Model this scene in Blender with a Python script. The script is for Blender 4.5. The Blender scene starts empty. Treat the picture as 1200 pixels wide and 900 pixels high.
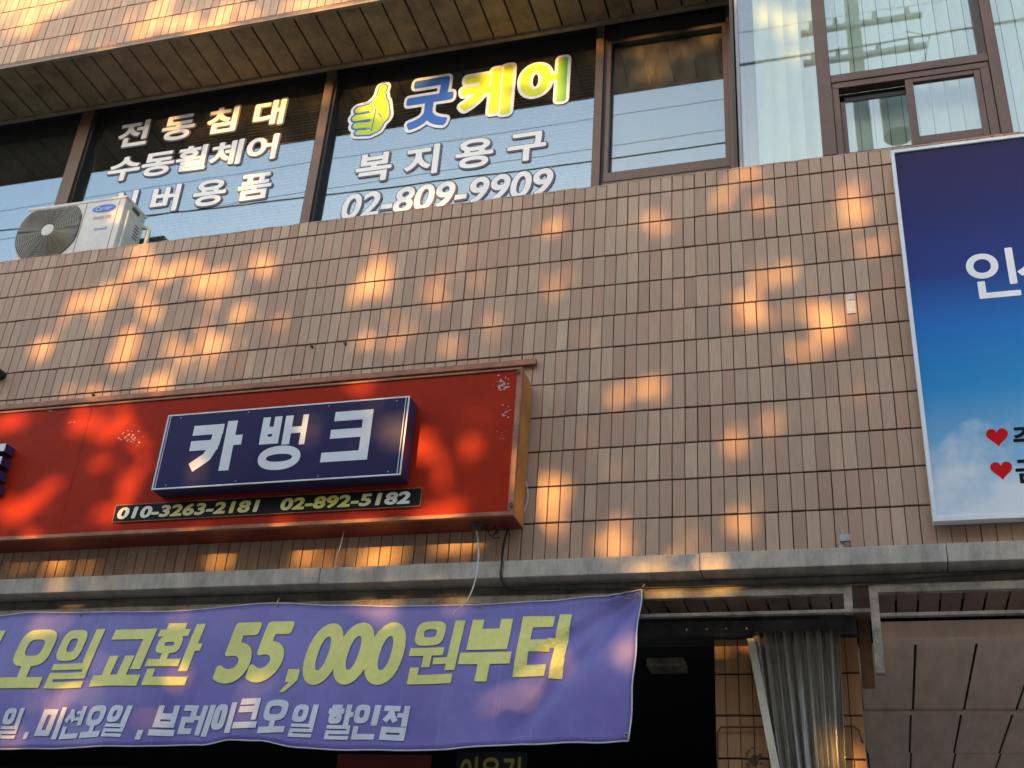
import bpy, bmesh, math, random
import numpy as np
from mathutils import Vector, Matrix
from mathutils.geometry import delaunay_2d_cdt
random.seed(7)
SC = bpy.context.scene
COL = SC.collection
R = math.radians

# ------------------------------------------------------------------ camera
FPX = 1367.51                       # focal length in pixels of a 1200 px wide picture
YAW, PITCH, ROLL = -0.31660, 0.49557, 0.07309
Z0 = 6.5326                         # height of the first tile joint below the wall top
CAM = Vector((6.3278, -6.2353, 1.6))
_f = Vector((math.sin(YAW)*math.cos(PITCH), math.cos(YAW)*math.cos(PITCH), math.sin(PITCH)))
_r = Vector((math.cos(YAW), -math.sin(YAW), 0))
_u = _r.cross(_f)
RT = _r*math.cos(ROLL) + _u*math.sin(ROLL)
UP = -_r*math.sin(ROLL) + _u*math.cos(ROLL)
FW = _f
cd = bpy.data.cameras.new('camera')
cd.sensor_width = 36.0
cd.lens = FPX/1200*36.0
cd.clip_start = 0.05
cd.clip_end = 3000
cam = bpy.data.objects.new('camera', cd)
m3 = Matrix((RT, UP, -FW)).transposed()
cam.matrix_world = Matrix.Translation(CAM) @ m3.to_4x4()
COL.objects.link(cam)
SC.camera = cam


def ray(px, py):
    return RT*((px-600)/FPX) + UP*(-(py-450)/FPX) + FW


def at(px, py, Y=None, Z=None):
    d = ray(px, py)
    t = (Y-CAM.y)/d.y if Y is not None else (Z-CAM.z)/d.z
    return CAM + d*t


# ------------------------------------------------------------------ world, sun
SUN_EL, SUN_AZ = R(13), R(14)       # low evening sun behind the viewer, a little from the left
SUN = Vector((-math.sin(SUN_AZ)*math.cos(SUN_EL), -math.cos(SUN_AZ)*math.cos(SUN_EL), math.sin(SUN_EL)))
W = bpy.data.worlds.new('World')
SC.world = W
W.use_nodes = True
nt = W.node_tree
bg = nt.nodes['Background']
sky = nt.nodes.new('ShaderNodeTexSky')
sky.sky_type = 'NISHITA'
sky.sun_disc = False
sky.sun_elevation = SUN_EL
sky.sun_rotation = math.pi + SUN_AZ
sky.air_density = 1.0
sky.dust_density = 1.2
sky.ozone_density = 1.0
tint = nt.nodes.new('ShaderNodeMix')
tint.data_type = 'RGBA'
tint.blend_type = 'MULTIPLY'
tint.inputs[0].default_value = 1.0
tint.inputs[7].default_value = (1.05, 0.985, 0.90, 1)
nt.links.new(sky.outputs[0], tint.inputs[6])
nt.links.new(tint.outputs[2], bg.inputs[0])
bg.inputs[1].default_value = 0.15
sl = bpy.data.lights.new('sun', 'SUN')
sl.energy = 2.0
sl.angle = R(0.7)
sl.color = (1.0, 0.52, 0.13)
so = bpy.data.objects.new('sun', sl)
so.rotation_euler = SUN.to_track_quat('Z', 'Y').to_euler()
so.location = SUN*60
COL.objects.link(so)
SC.view_settings.view_transform = 'Standard'
SC.view_settings.look = 'None'
SC.view_settings.exposure = 2.18
SC.view_settings.gamma = 1
SC.cycles.max_bounces = 10
SC.cycles.transparent_max_bounces = 12

# ------------------------------------------------------------------ materials
MATS = {}


def nodes(name):
    m = bpy.data.materials.new(name)
    m.use_nodes = True
    MATS[name] = m
    return m, m.node_tree, m.node_tree.nodes['Principled BSDF']


def N(t, kind, **kw):
    n = t.nodes.new(kind)
    for k, v in kw.items():
        setattr(n, k, v)
    return n


def ramp(t, fac, stops):
    r = N(t, 'ShaderNodeValToRGB')
    e = r.color_ramp.elements
    while len(e) < len(stops):
        e.new(0.5)
    for i, (p, c) in enumerate(stops):
        e[i].position = p
        e[i].color = c if len(c) == 4 else (*c, 1)
    t.links.new(fac, r.inputs[0])
    return r.outputs[0]


def mixc(t, fac, a, b, blend='MIX'):
    n = N(t, 'ShaderNodeMix', data_type='RGBA', blend_type=blend)
    for sock, v in ((n.inputs[0], fac), (n.inputs[6], a), (n.inputs[7], b)):
        if isinstance(v, (int, float)):
            sock.default_value = v
        elif isinstance(v, (tuple, list)):
            sock.default_value = v if len(v) == 4 else (*v, 1)
        else:
            t.links.new(v, sock)
    return n.outputs[2]


def noise(t, scale=5, detail=4, rough=0.55, vec=None, stretch=None):
    n = N(t, 'ShaderNodeTexNoise')
    n.inputs['Scale'].default_value = scale
    n.inputs['Detail'].default_value = detail
    n.inputs['Roughness'].default_value = rough
    tc = N(t, 'ShaderNodeTexCoord')
    src = tc.outputs['Object']
    if stretch:
        mp = N(t, 'ShaderNodeMapping')
        mp.inputs['Scale'].default_value = stretch
        t.links.new(src, mp.inputs[0])
        src = mp.outputs[0]
    t.links.new(src, n.inputs['Vector'])
    return n.outputs['Fac']


def bump(t, p, height, strength=0.2, dist=0.01):
    b = N(t, 'ShaderNodeBump')
    b.inputs['Strength'].default_value = strength
    b.inputs['Distance'].default_value = dist
    t.links.new(height, b.inputs['Height'])
    t.links.new(b.outputs[0], p.inputs['Normal'])


def mat(name, col, rough=0.6, metal=0.0, var=0.18, scale=6, stretch=None, bmp=0.0, col2=None, spec=0.5):
    """worn surface: base colour broken up by two scales of noise, with uneven gloss"""
    m, t, p = nodes(name)
    n1 = noise(t, scale, 5, 0.6, stretch=stretch)
    n2 = noise(t, scale*9, 3, 0.6, stretch=stretch)
    c2 = col2 or tuple(c*(1-var*1.6) for c in col)
    c1 = tuple(min(1, c*(1+var*0.5)) for c in col)
    f = N(t, 'ShaderNodeMath', operation='MULTIPLY_ADD')
    t.links.new(n1, f.inputs[0])
    f.inputs[1].default_value = 0.72
    g = N(t, 'ShaderNodeMath', operation='MULTIPLY')
    t.links.new(n2, g.inputs[0])
    g.inputs[1].default_value = 0.28
    t.links.new(g.outputs[0], f.inputs[2])
    c = ramp(t, f.outputs[0], [(0.32, c2), (0.62, c1)])
    t.links.new(c, p.inputs['Base Color'])
    rr = N(t, 'ShaderNodeMapRange')
    t.links.new(n1, rr.inputs[0])
    rr.inputs[3].default_value = max(0.05, rough-0.12)
    rr.inputs[4].default_value = min(1, rough+0.12)
    t.links.new(rr.outputs[0], p.inputs['Roughness'])
    p.inputs['Metallic'].default_value = metal
    p.inputs['Specular IOR Level'].default_value = spec
    if bmp:
        bump(t, p, f.outputs[0], bmp, 0.004)
    return m


def tile_mat(name, base, base2, dirt):
    """glazed clay tile: every tile carries its own tint (attribute) over kiln-streak noise"""
    m, t, p = nodes(name)
    a = N(t, 'ShaderNodeAttribute', attribute_name='tint')
    sep = N(t, 'ShaderNodeSeparateColor')
    t.links.new(a.outputs['Color'], sep.inputs[0])
    c = mixc(t, sep.outputs[0], base, base2)
    br = N(t, 'ShaderNodeMapRange')
    t.links.new(sep.outputs[1], br.inputs[0])
    br.inputs[3].default_value = 0.84
    br.inputs[4].default_value = 1.14
    v = N(t, 'ShaderNodeVectorMath', operation='SCALE')
    t.links.new(c, v.inputs[0])
    t.links.new(br.outputs[0], v.inputs['Scale'])
    st = noise(t, 5, 5, 0.65, stretch=(22, 1, 1.6))
    c = mixc(t, ramp(t, st, [(0.38, (0, 0, 0)), (0.62, (0.4, 0.4, 0.4))]), v.outputs[0], tuple(x*0.74 for x in base2))
    blot = noise(t, 0.9, 5, 0.6)
    c = mixc(t, ramp(t, blot, [(0.45, (0, 0, 0)), (0.75, (0.38, 0.38, 0.38))]), c, dirt)
    run = noise(t, 3.2, 4, 0.6, stretch=(5, 1, 0.35))
    c = mixc(t, ramp(t, run, [(0.55, (0, 0, 0)), (0.8, (0.35, 0.35, 0.35))]), c, dirt)
    t.links.new(c, p.inputs['Base Color'])
    rr = N(t, 'ShaderNodeMapRange')
    t.links.new(st, rr.inputs[0])
    rr.inputs[3].default_value = 0.42
    rr.inputs[4].default_value = 0.7
    t.links.new(rr.outputs[0], p.inputs['Roughness'])
    p.inputs['Specular IOR Level'].default_value = 0.35
    bump(t, p, st, 0.15, 0.003)
    return m


def glass_mat(name, refl, tint_c, wav=0.007, dust=0.0, cold=(0.9, 0.96, 1.0)):
    m, t, p = nodes(name)
    t.nodes.remove(p)
    out = t.nodes['Material Output']
    tr = N(t, 'ShaderNodeBsdfTransparent')
    tr.inputs[0].default_value = (*tint_c, 1)
    gl = N(t, 'ShaderNodeBsdfGlossy')
    gl.inputs['Roughness'].default_value = 0.012
    gl.inputs['Color'].default_value = (*cold, 1)
    lw = N(t, 'ShaderNodeLayerWeight')
    lw.inputs['Blend'].default_value = 0.5
    pw = N(t, 'ShaderNodeMath', operation='POWER')
    t.links.new(lw.outputs['Facing'], pw.inputs[0])
    pw.inputs[1].default_value = 5
    mr = N(t, 'ShaderNodeMapRange')
    t.links.new(pw.outputs[0], mr.inputs[0])
    mr.inputs[1].default_value = 0
    mr.inputs[2].default_value = 1
    mr.inputs[3].default_value = refl
    mr.inputs[4].default_value = 1.0
    mx = N(t, 'ShaderNodeMixShader')
    t.links.new(mr.outputs[0], mx.inputs[0])
    t.links.new(tr.outputs[0], mx.inputs[1])
    t.links.new(gl.outputs[0], mx.inputs[2])
    b = N(t, 'ShaderNodeBump')
    b.inputs['Strength'].default_value = wav
    b.inputs['Distance'].default_value = 0.05
    t.links.new(noise(t, 1.7, 2, 0.4), b.inputs['Height'])
    t.links.new(b.outputs[0], gl.inputs['Normal'])
    last = mx.outputs[0]
    if dust:
        df = N(t, 'ShaderNodeBsdfDiffuse')
        df.inputs[0].default_value = (0.55, 0.50, 0.42, 1)
        dm = N(t, 'ShaderNodeMixShader')
        dn = noise(t, 7, 6, 0.7, stretch=(1.6, 1, .5))
        dr = N(t, 'ShaderNodeMapRange')
        t.links.new(dn, dr.inputs[0])
        dr.inputs[1].default_value = .35
        dr.inputs[2].default_value = .75
        dr.inputs[3].default_value = dust*.4
        dr.inputs[4].default_value = dust*1.8
        t.links.new(dr.outputs[0], dm.inputs[0])
        t.links.new(last, dm.inputs[1])
        t.links.new(df.outputs[0], dm.inputs[2])
        last = dm.outputs[0]
    t.links.new(last, out.inputs['Surface'])
    return m


tile_mat('clay_tile', (0.54, 0.375, 0.255), (0.48, 0.285, 0.19), (0.34, 0.24, 0.165))
tile_mat('orange_tile', (0.42, 0.235, 0.11), (0.36, 0.19, 0.085), (0.22, 0.13, 0.07))
mat('grout', (0.055, 0.036, 0.026), 0.9, scale=14)
mat('soffit_board', (0.23, 0.155, 0.08), 0.62, var=0.35, scale=5, stretch=(1, 1, 1), bmp=0.1)
mat('lower_soffit', (0.24, 0.145, 0.10), 0.7, var=0.35, scale=5)
mat('black_gap', (0.008, 0.007, 0.007), 0.9)
mat('soffit_trim', (0.24, 0.175, 0.11), 0.5, var=0.3)
mat('edge_trim', (0.20, 0.12, 0.07), 0.55, var=0.3)
mat('head_shade_black', (0.012, 0.011, 0.010), 0.6)
mat('bronze', (0.105, 0.06, 0.042), 0.42, metal=0.25, var=0.2, scale=4)
mat('bronze_dark', (0.045, 0.03, 0.024), 0.45, metal=0.2)
mat('concrete', (0.44, 0.38, 0.315), 0.7, var=0.26, scale=4, stretch=(3, 1, 1), bmp=0.15)
mat('grey_board', (0.20, 0.175, 0.145), 0.7, var=0.4, scale=4)
mat('frame_paint', (0.31, 0.255, 0.195), 0.6, var=0.45, scale=9, bmp=0.2)
mat('housing', (0.085, 0.085, 0.085), 0.5, metal=0.3, var=0.35)
mat('ceiling_panel', (0.80, 0.58, 0.46), 0.7, var=0.14, scale=2.5, stretch=(4, 0.7, 1))
mat('interior_dark', (0.02, 0.02, 0.021), 0.85)
mat('interior_room', (0.035, 0.036, 0.04), 0.85)
mat('render_wall', (0.3, 0.27, 0.24), 0.85)
mat('red_face', (0.37, 0.022, 0.005), 0.5, var=0.16, scale=2.2, spec=0.09)
mat('red_dark', (0.19, 0.02, 0.014), 0.5, var=0.3)
mat('sign_rim', (0.30, 0.12, 0.06), 0.45, metal=0.2, var=0.35, scale=9)
mat('sign_side', (0.44, 0.17, 0.03), 0.5, var=0.28, scale=5)
mat('peel_white', (0.6, 0.45, 0.4), 0.8)
mat('navy', (0.020, 0.017, 0.080), 0.35, var=0.15, scale=3, spec=0.14)
mat('navy_side', (0.025, 0.026, 0.08), 0.35, var=0.2)
mat('white_vinyl', (0.72, 0.73, 0.76), 0.5, var=0.06, scale=3)
mat('white_line', (0.74, 0.74, 0.76), 0.4, var=0.1)
mat('black_strip', (0.009, 0.009, 0.008), 0.5, spec=0.12)
mat('cream_ink', (0.72, 0.68, 0.58), 0.5)
mat('window_white', (0.90, 0.89, 0.89), 0.55, var=0.03)
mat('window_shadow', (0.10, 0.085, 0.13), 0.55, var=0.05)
mat('logo_blue', (0.02, 0.15, 0.62), 0.5, var=0.04)
mat('logo_lime', (0.55, 0.72, 0.03), 0.5, var=0.04)
mat('ac_white', (0.66, 0.63, 0.57), 0.42, var=0.12, scale=3)
mat('ac_seam', (0.30, 0.28, 0.25), 0.5)
mat('ac_dark', (0.10, 0.092, 0.072), 0.6)
mat('ac_wire', (0.33, 0.30, 0.24), 0.35, metal=0.4)
mat('ac_logo', (0.03, 0.13, 0.55), 0.4, var=0.04)
mat('ac_red', (0.6, 0.17, 0.12), 0.5, var=0.04)
mat('alu_white', (0.78, 0.79, 0.80), 0.35, var=0.06)
mat('alu_grey', (0.28, 0.28, 0.28), 0.45, var=0.1)
mat('heart_red', (0.60, 0.006, 0.010), 0.6, var=0.04, spec=0.1)
mat('text_black', (0.008, 0.008, 0.010), 0.6, spec=0.1)
mat('blind_white', (0.70, 0.70, 0.64), 0.8, var=0.06, scale=2)
mat('blind_brown', (0.72, 0.52, 0.26), 0.5, var=0.15)
mat('cable_black', (0.012, 0.012, 0.012), 0.5)
mat('cable_white', (0.62, 0.6, 0.55), 0.5)
mat('rust', (0.12, 0.06, 0.035), 0.8, var=0.4, scale=20)
mat('galv', (0.38, 0.38, 0.38), 0.45, metal=0.5, var=0.25)
mat('pvc_white', (0.62, 0.6, 0.5), 0.4, var=0.15)
mat('asphalt', (0.05, 0.05, 0.05), 0.9, scale=20, bmp=0.3)
mat('paving', (0.36, 0.32, 0.28), 0.85, scale=3, bmp=0.1)
mat('kerb_stone', (0.33, 0.32, 0.31), 0.8, scale=6)
mat('road_white', (0.72, 0.72, 0.70), 0.7)
mat('bark', (0.11, 0.085, 0.065), 0.9, var=0.4, scale=9, stretch=(1, 1, 0.3), bmp=0.5)
mat('leaf', (0.07, 0.10, 0.025), 0.6, var=0.5, scale=1.3)
mat('pole_concrete', (0.36, 0.35, 0.33), 0.8)
mat('poster_dark', (0.02, 0.022, 0.022), 0.4)
mat('poster_red', (0.16, 0.02, 0.012), 0.5)
mat('poster_yellow', (0.42, 0.34, 0.06), 0.5)
glass_mat('glass_dark', 0.18, (0.74, 0.75, 0.76), dust=.02, cold=(.70, .89, 1.0))
glass_mat('glass_dusty', 0.20, (0.6, 0.6, 0.6), dust=.10, cold=(.74, .92, 1.0))
glass_mat('glass_bay', 0.14, (0.85, 0.905, 0.87), cold=(0.95, 1.0, 1.0))


def grad_mat(name, axis, stops, rough=0.45):
    """a print whose own colour runs along one axis of the object (object coordinates in metres)"""
    m, t, p = nodes(name)
    tc = N(t, 'ShaderNodeTexCoord')
    s = N(t, 'ShaderNodeSeparateXYZ')
    t.links.new(tc.outputs['Object'], s.inputs[0])
    lo, hi = stops[0][0], stops[-1][0]
    mr = N(t, 'ShaderNodeMapRange')
    t.links.new(s.outputs[axis], mr.inputs[0])
    mr.inputs[1].default_value = lo
    mr.inputs[2].default_value = hi
    c = ramp(t, mr.outputs[0], [((a-lo)/(hi-lo), col) for a, col in stops])
    t.links.new(c, p.inputs['Base Color'])
    p.inputs['Roughness'].default_value = rough
    return m, t, p, c


def curtain_mat():
    m, t, p = nodes('clear_plastic')
    n1 = noise(t, 6, 4, 0.6, stretch=(9, 9, 0.5))
    c = ramp(t, n1, [(0.3, (0.20, 0.185, 0.165)), (0.75, (0.44, 0.42, 0.37))])
    t.links.new(c, p.inputs['Base Color'])
    p.inputs['Roughness'].default_value = 0.15
    p.inputs['Specular IOR Level'].default_value = 0.8
    p.inputs['Coat Weight'].default_value = 0.6
    p.inputs['Coat Roughness'].default_value = 0.12
    p.inputs['Alpha'].default_value = 0.86
    return m


curtain_mat()

# banner cloth: faded purple print, with its own pale crease lines
m, t, p = nodes('banner_cloth')
n1 = noise(t, 2.2, 4, 0.6)
c = ramp(t, n1, [(0.3, (0.115, 0.09, 0.33)), (0.7, (0.185, 0.15, 0.44))])
w = noise(t, 7, 2, 0.4, stretch=(6, 1, 0.12))
c = mixc(t, ramp(t, w, [(0.66, (0, 0, 0)), (0.70, (0.3, 0.3, 0.3)), (0.74, (0, 0, 0))]), c, (0.28, 0.24, 0.5))
t.links.new(c, p.inputs['Base Color'])
p.inputs['Roughness'].default_value = 0.42
p.inputs['Sheen Weight'].default_value = 0.15
bump(t, p, noise(t, 9, 4, 0.6), 0.12, 0.01)
mat('banner_yellow', (0.76, 0.70, 0.19), 0.5, var=0.12, scale=4)
mat('banner_white', (0.68, 0.66, 0.72), 0.5, var=0.12, scale=4)
mat('banner_hem', (0.62, 0.58, 0.62), 0.6)


# ------------------------------------------------------------------ mesh builder
class MB:
    def __init__(s):
        s.v, s.f, s.mi, s.tint = [], [], [], []

    def face(s, pts, mi=0, tint=None):
        b = len(s.v)
        s.v += [tuple(q) for q in pts]
        s.f.append(tuple(range(b, b+len(pts))))
        s.mi.append(mi)
        s.tint.append(tint)

    def grid(s, verts, faces, mi=0, tint=None):
        b = len(s.v)
        s.v += [tuple(q) for q in verts]
        for f in faces:
            s.f.append(tuple(b+i for i in f))
            s.mi.append(mi)
            s.tint.append(tint)

    def box(s, x0, x1, y0, y1, z0, z1, mi=0, bev=0.0):
        if bev <= 0:
            V = [(x0, y0, z0), (x1, y0, z0), (x1, y1, z0), (x0, y1, z0), (x0, y0, z1), (x1, y0, z1), (x1, y1, z1), (x0, y1, z1)]
            s.grid(V, [(0, 3, 2, 1), (4, 5, 6, 7), (0, 1, 5, 4), (1, 2, 6, 5), (2, 3, 7, 6), (3, 0, 4, 7)], mi)
            return
        bm = bmesh.new()
        bmesh.ops.create_cube(bm, size=1)
        for v in bm.verts:
            v.co = Vector(((x0+x1)/2+v.co.x*(x1-x0), (y0+y1)/2+v.co.y*(y1-y0), (z0+z1)/2+v.co.z*(z1-z0)))
        bev = min(bev, 0.45*min(abs(x1-x0), abs(y1-y0), abs(z1-z0)))
        bmesh.ops.bevel(bm, geom=bm.edges[:], offset=bev, segments=2, profile=0.6, affect='EDGES')
        s.bm(bm, mi)

    def bm(s, bm, mi=0):
        bm.verts.index_update()
        s.grid([v.co[:] for v in bm.verts], [[v.index for v in f.verts] for f in bm.faces], mi)
        bm.free()

    def prism(s, poly, y0, y1, mi=0):
        """outline (x, z) counter-clockwise seen from the front, extruded from y0 (front) to y1"""
        n = len(poly)
        V = [(x, y0, z) for x, z in poly] + [(x, y1, z) for x, z in poly]
        F = [tuple(range(n)), tuple(range(2*n-1, n-1, -1))] + [(i, i+n, (i+1) % n+n, (i+1) % n) for i in range(n)]
        s.grid(V, F, mi)

    def tube(s, pts, r, n=8, mi=0, r1=None):
        pts = [Vector(q) for q in pts]
        V, F = [], []
        k = len(pts)
        for i, q in enumerate(pts):
            d = (pts[min(i+1, k-1)]-pts[max(i-1, 0)]).normalized()
            a = d.cross(Vector((0, 0, 1)))
            if a.length < 1e-3:
                a = d.cross(Vector((1, 0, 0)))
            a.normalize()
            b = d.cross(a)
            rr = r if r1 is None else r+(r1-r)*i/(k-1)
            for j in range(n):
                w = 2*math.pi*j/n
                V.append(q+(a*math.cos(w)+b*math.sin(w))*rr)
        for i in range(k-1):
            for j in range(n):
                F.append((i*n+j, i*n+(j+1) % n, (i+1)*n+(j+1) % n, (i+1)*n+j))
        F.append(tuple(range(n))[::-1])
        F.append(tuple(range((k-1)*n, k*n)))
        s.grid(V, F, mi)

    def build(s, name, mats, parent=None, smooth=False, origin=None):
        me = bpy.data.meshes.new(name)
        o_ = Vector(origin) if origin is not None else Vector((0, 0, 0))
        me.from_pydata([tuple(Vector(q)-o_) for q in s.v], [], s.f)
        if isinstance(mats, str):
            mats = [mats]
        for k in mats:
            me.materials.append(MATS[k])
        for p_, i in zip(me.polygons, s.mi):
            p_.material_index = i
            p_.use_smooth = smooth
        if any(q is not None for q in s.tint):
            at_ = me.color_attributes.new('tint', 'FLOAT_COLOR', 'CORNER')
            for p_, q in zip(me.polygons, s.tint):
                q = q or (0, .5, 0, 1)
                for li in p_.loop_indices:
                    at_.data[li].color = q
        me.update()
        ob = bpy.data.objects.new(name, me)
        COL.objects.link(ob)
        if parent is not None:
            ob.parent = parent
            pl = Vector((0, 0, 0))
            q = parent
            while q is not None:
                pl += q.location
                q = q.parent
            ob.location = o_-pl
        else:
            ob.location = o_
        return ob


def tag(o, label=None, cat=None, group=None, kind=None):
    if label:
        o['label'] = label
    if cat:
        o['category'] = cat
    if group:
        o['group'] = group
    if kind:
        o['kind'] = kind
    return o


def thing(name, label, cat, loc, group=None):
    o = bpy.data.objects.new(name, None)
    o.empty_display_size = 0.2
    o.location = loc
    COL.objects.link(o)
    return tag(o, label, cat, group)


# ------------------------------------------------------------------ lettering
def union(polys):
    """one clean triangulated sheet out of overlapping outlines"""
    V, F, keep = [], [], []
    for q in polys:
        ar = sum(q[k-1][0]*q[k][1]-q[k][0]*q[k-1][1] for k in range(len(q)))
        if abs(ar) < 1e-10:
            continue
        if ar < 0:
            q = q[::-1]
        b = len(V)
        V += [Vector(a) for a in q]
        F.append(list(range(b, b+len(q))))
        keep.append(np.array([tuple(a) for a in q]))
    vv, ee, ff, _, _, of = delaunay_2d_cdt(V, [], F, 0, 1e-6)
    P = np.array([tuple(v) for v in vv])
    C = np.array([P[list(f)].mean(axis=0) for f in ff])
    ins = np.zeros(len(ff), bool)
    for q in keep:                       # centre of the triangle inside any outline
        sel = np.where((~ins) & (C[:, 0] > q[:, 0].min()) & (C[:, 0] < q[:, 0].max()) & (C[:, 1] > q[:, 1].min()) & (C[:, 1] < q[:, 1].max()))[0]
        if not len(sel):
            continue
        c = np.zeros(len(sel), bool)
        for a, b in zip(q, np.roll(q, -1, axis=0)):
            if a[1] == b[1]:
                continue
            up = (a[1] > C[sel, 1]) != (b[1] > C[sel, 1])
            c ^= up & (C[sel, 0] < (b[0]-a[0])*(C[sel, 1]-a[1])/(b[1]-a[1])+a[0])
        ins[sel[c]] = True
    return [(v.x, v.y) for v in vv], [f for f, o in zip(ff, ins) if o]


def seg(a, b, w, ext=True, e2=None):
    a, b = Vector(a), Vector(b)
    d = b-a
    if d.length < 1e-9:
        d = Vector((1e-6, 0))
    d.normalize()
    n = Vector((-d.y, d.x))*(w/2)
    x = d*(w/2) if ext else Vector((0, 0))
    a, b = a-x, b+x
    return [a-n, b-n, b+n, a+n]


def capsule(a, b, r, n=14):
    a, b = Vector(a), Vector(b)
    d = b-a
    th = math.atan2(d.y, d.x)
    pts = [b+Vector((math.cos(th-math.pi/2+math.pi*i/n), math.sin(th-math.pi/2+math.pi*i/n)))*r for i in range(n+1)]
    pts += [a+Vector((math.cos(th+math.pi/2+math.pi*i/n), math.sin(th+math.pi/2+math.pi*i/n)))*r for i in range(n+1)]
    return pts


def ringp(cx, cy, rx, ry, w, n=36, sq=2.0):
    """ring as quads; sq > 2 makes it squarer"""
    def pt(rx_, ry_, a):
        c, s = math.cos(a), math.sin(a)
        return (cx+rx_*math.copysign(abs(c)**(2/sq), c), cy+ry_*math.copysign(abs(s)**(2/sq), s))
    out = []
    for i in range(n):
        a, b = 2*math.pi*i/n, 2*math.pi*(i+1)/n
        out.append([pt(rx+w/2, ry+w/2, a), pt(rx+w/2, ry+w/2, b), pt(rx-w/2, ry-w/2, b), pt(rx-w/2, ry-w/2, a)])
    return out


CONS = {
    'ㄱ': [[(0, 1), (1, 1), (1, 0)]], 'g2': [[(0, 1), (1, 1), (.93, .55), (.7, .25), (.1, 0)]],
    'ㅋ': [[(0, 1), (1, 1), (1, 0)], [(0, .5), (1, .5)]],
    'k2': [[(0, 1), (1, 1), (.93, .55), (.68, .22), (0, -.06)], [(0, .56), (.9, .56)]],
    'ㄴ': [[(0, 1), (0, 0), (1, 0)]], 'ㄷ': [[(1, 1), (0, 1), (0, 0), (1, 0)]],
    'ㄹ': [[(0, 1), (1, 1), (1, .5), (0, .5), (0, 0), (1, 0)]],
    'ㅁ': [[(0, 0), (1, 0), (1, 1), (0, 1), (0, 0)]],
    'ㅂ': [[(0, 1), (0, 0), (1, 0), (1, 1)], [(0, .5), (1, .5)]],
    'ㅅ': [[(.5, 1), (.42, .55), (0, 0)], [(.5, .75), (.62, .45), (1, 0)]],
    'ㅈ': [[(0, 1), (1, 1)], [(.5, 1), (.4, .5), (0, 0)], [(.5, .7), (.62, .42), (1, 0)]],
    'ㅌ': [[(1, 1), (0, 1), (0, 0), (1, 0)], [(0, .5), (1, .5)]],
    'ㅎ': [[(.25, 1.0), (.75, 1.0)], [(0, .72), (1, .72)], ('O', .5, .22, .36, .25)],
    'ㅇ': [('O', .5, .5, .5, .5)],
}
SYL = {  # consonant, vowel, final
    '카': ('k2', 'ㅏ', ''), '크': ('ㅋ', 'ㅡ', ''), '오': ('ㅇ', 'ㅗ', ''), '일': ('ㅇ', 'ㅣ', 'ㄹ'), '교': ('ㄱ', 'ㅛ', ''),
    '환': ('ㅎ', 'ㅘ', 'ㄴ'), '원': ('ㅇ', 'ㅝ', 'ㄴ'), '부': ('ㅂ', 'ㅜ', ''), '터': ('ㅌ', 'ㅓ', ''), '미': ('ㅁ', 'ㅣ', ''),
    '션': ('ㅅ', 'ㅕ', 'ㄴ'), '브': ('ㅂ', 'ㅡ', ''), '레': ('ㄹ', 'ㅔ', ''), '이': ('ㅇ', 'ㅣ', ''), '할': ('ㅎ', 'ㅏ', 'ㄹ'),
    '인': ('ㅇ', 'ㅣ', 'ㄴ'), '점': ('ㅈ', 'ㅓ', 'ㅁ'), '진': ('ㅈ', 'ㅣ', 'ㄴ'), '트': ('ㅌ', 'ㅡ', ''), '뱅': ('bb', 'ㅐ', 'ㅇ'),
}


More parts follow.
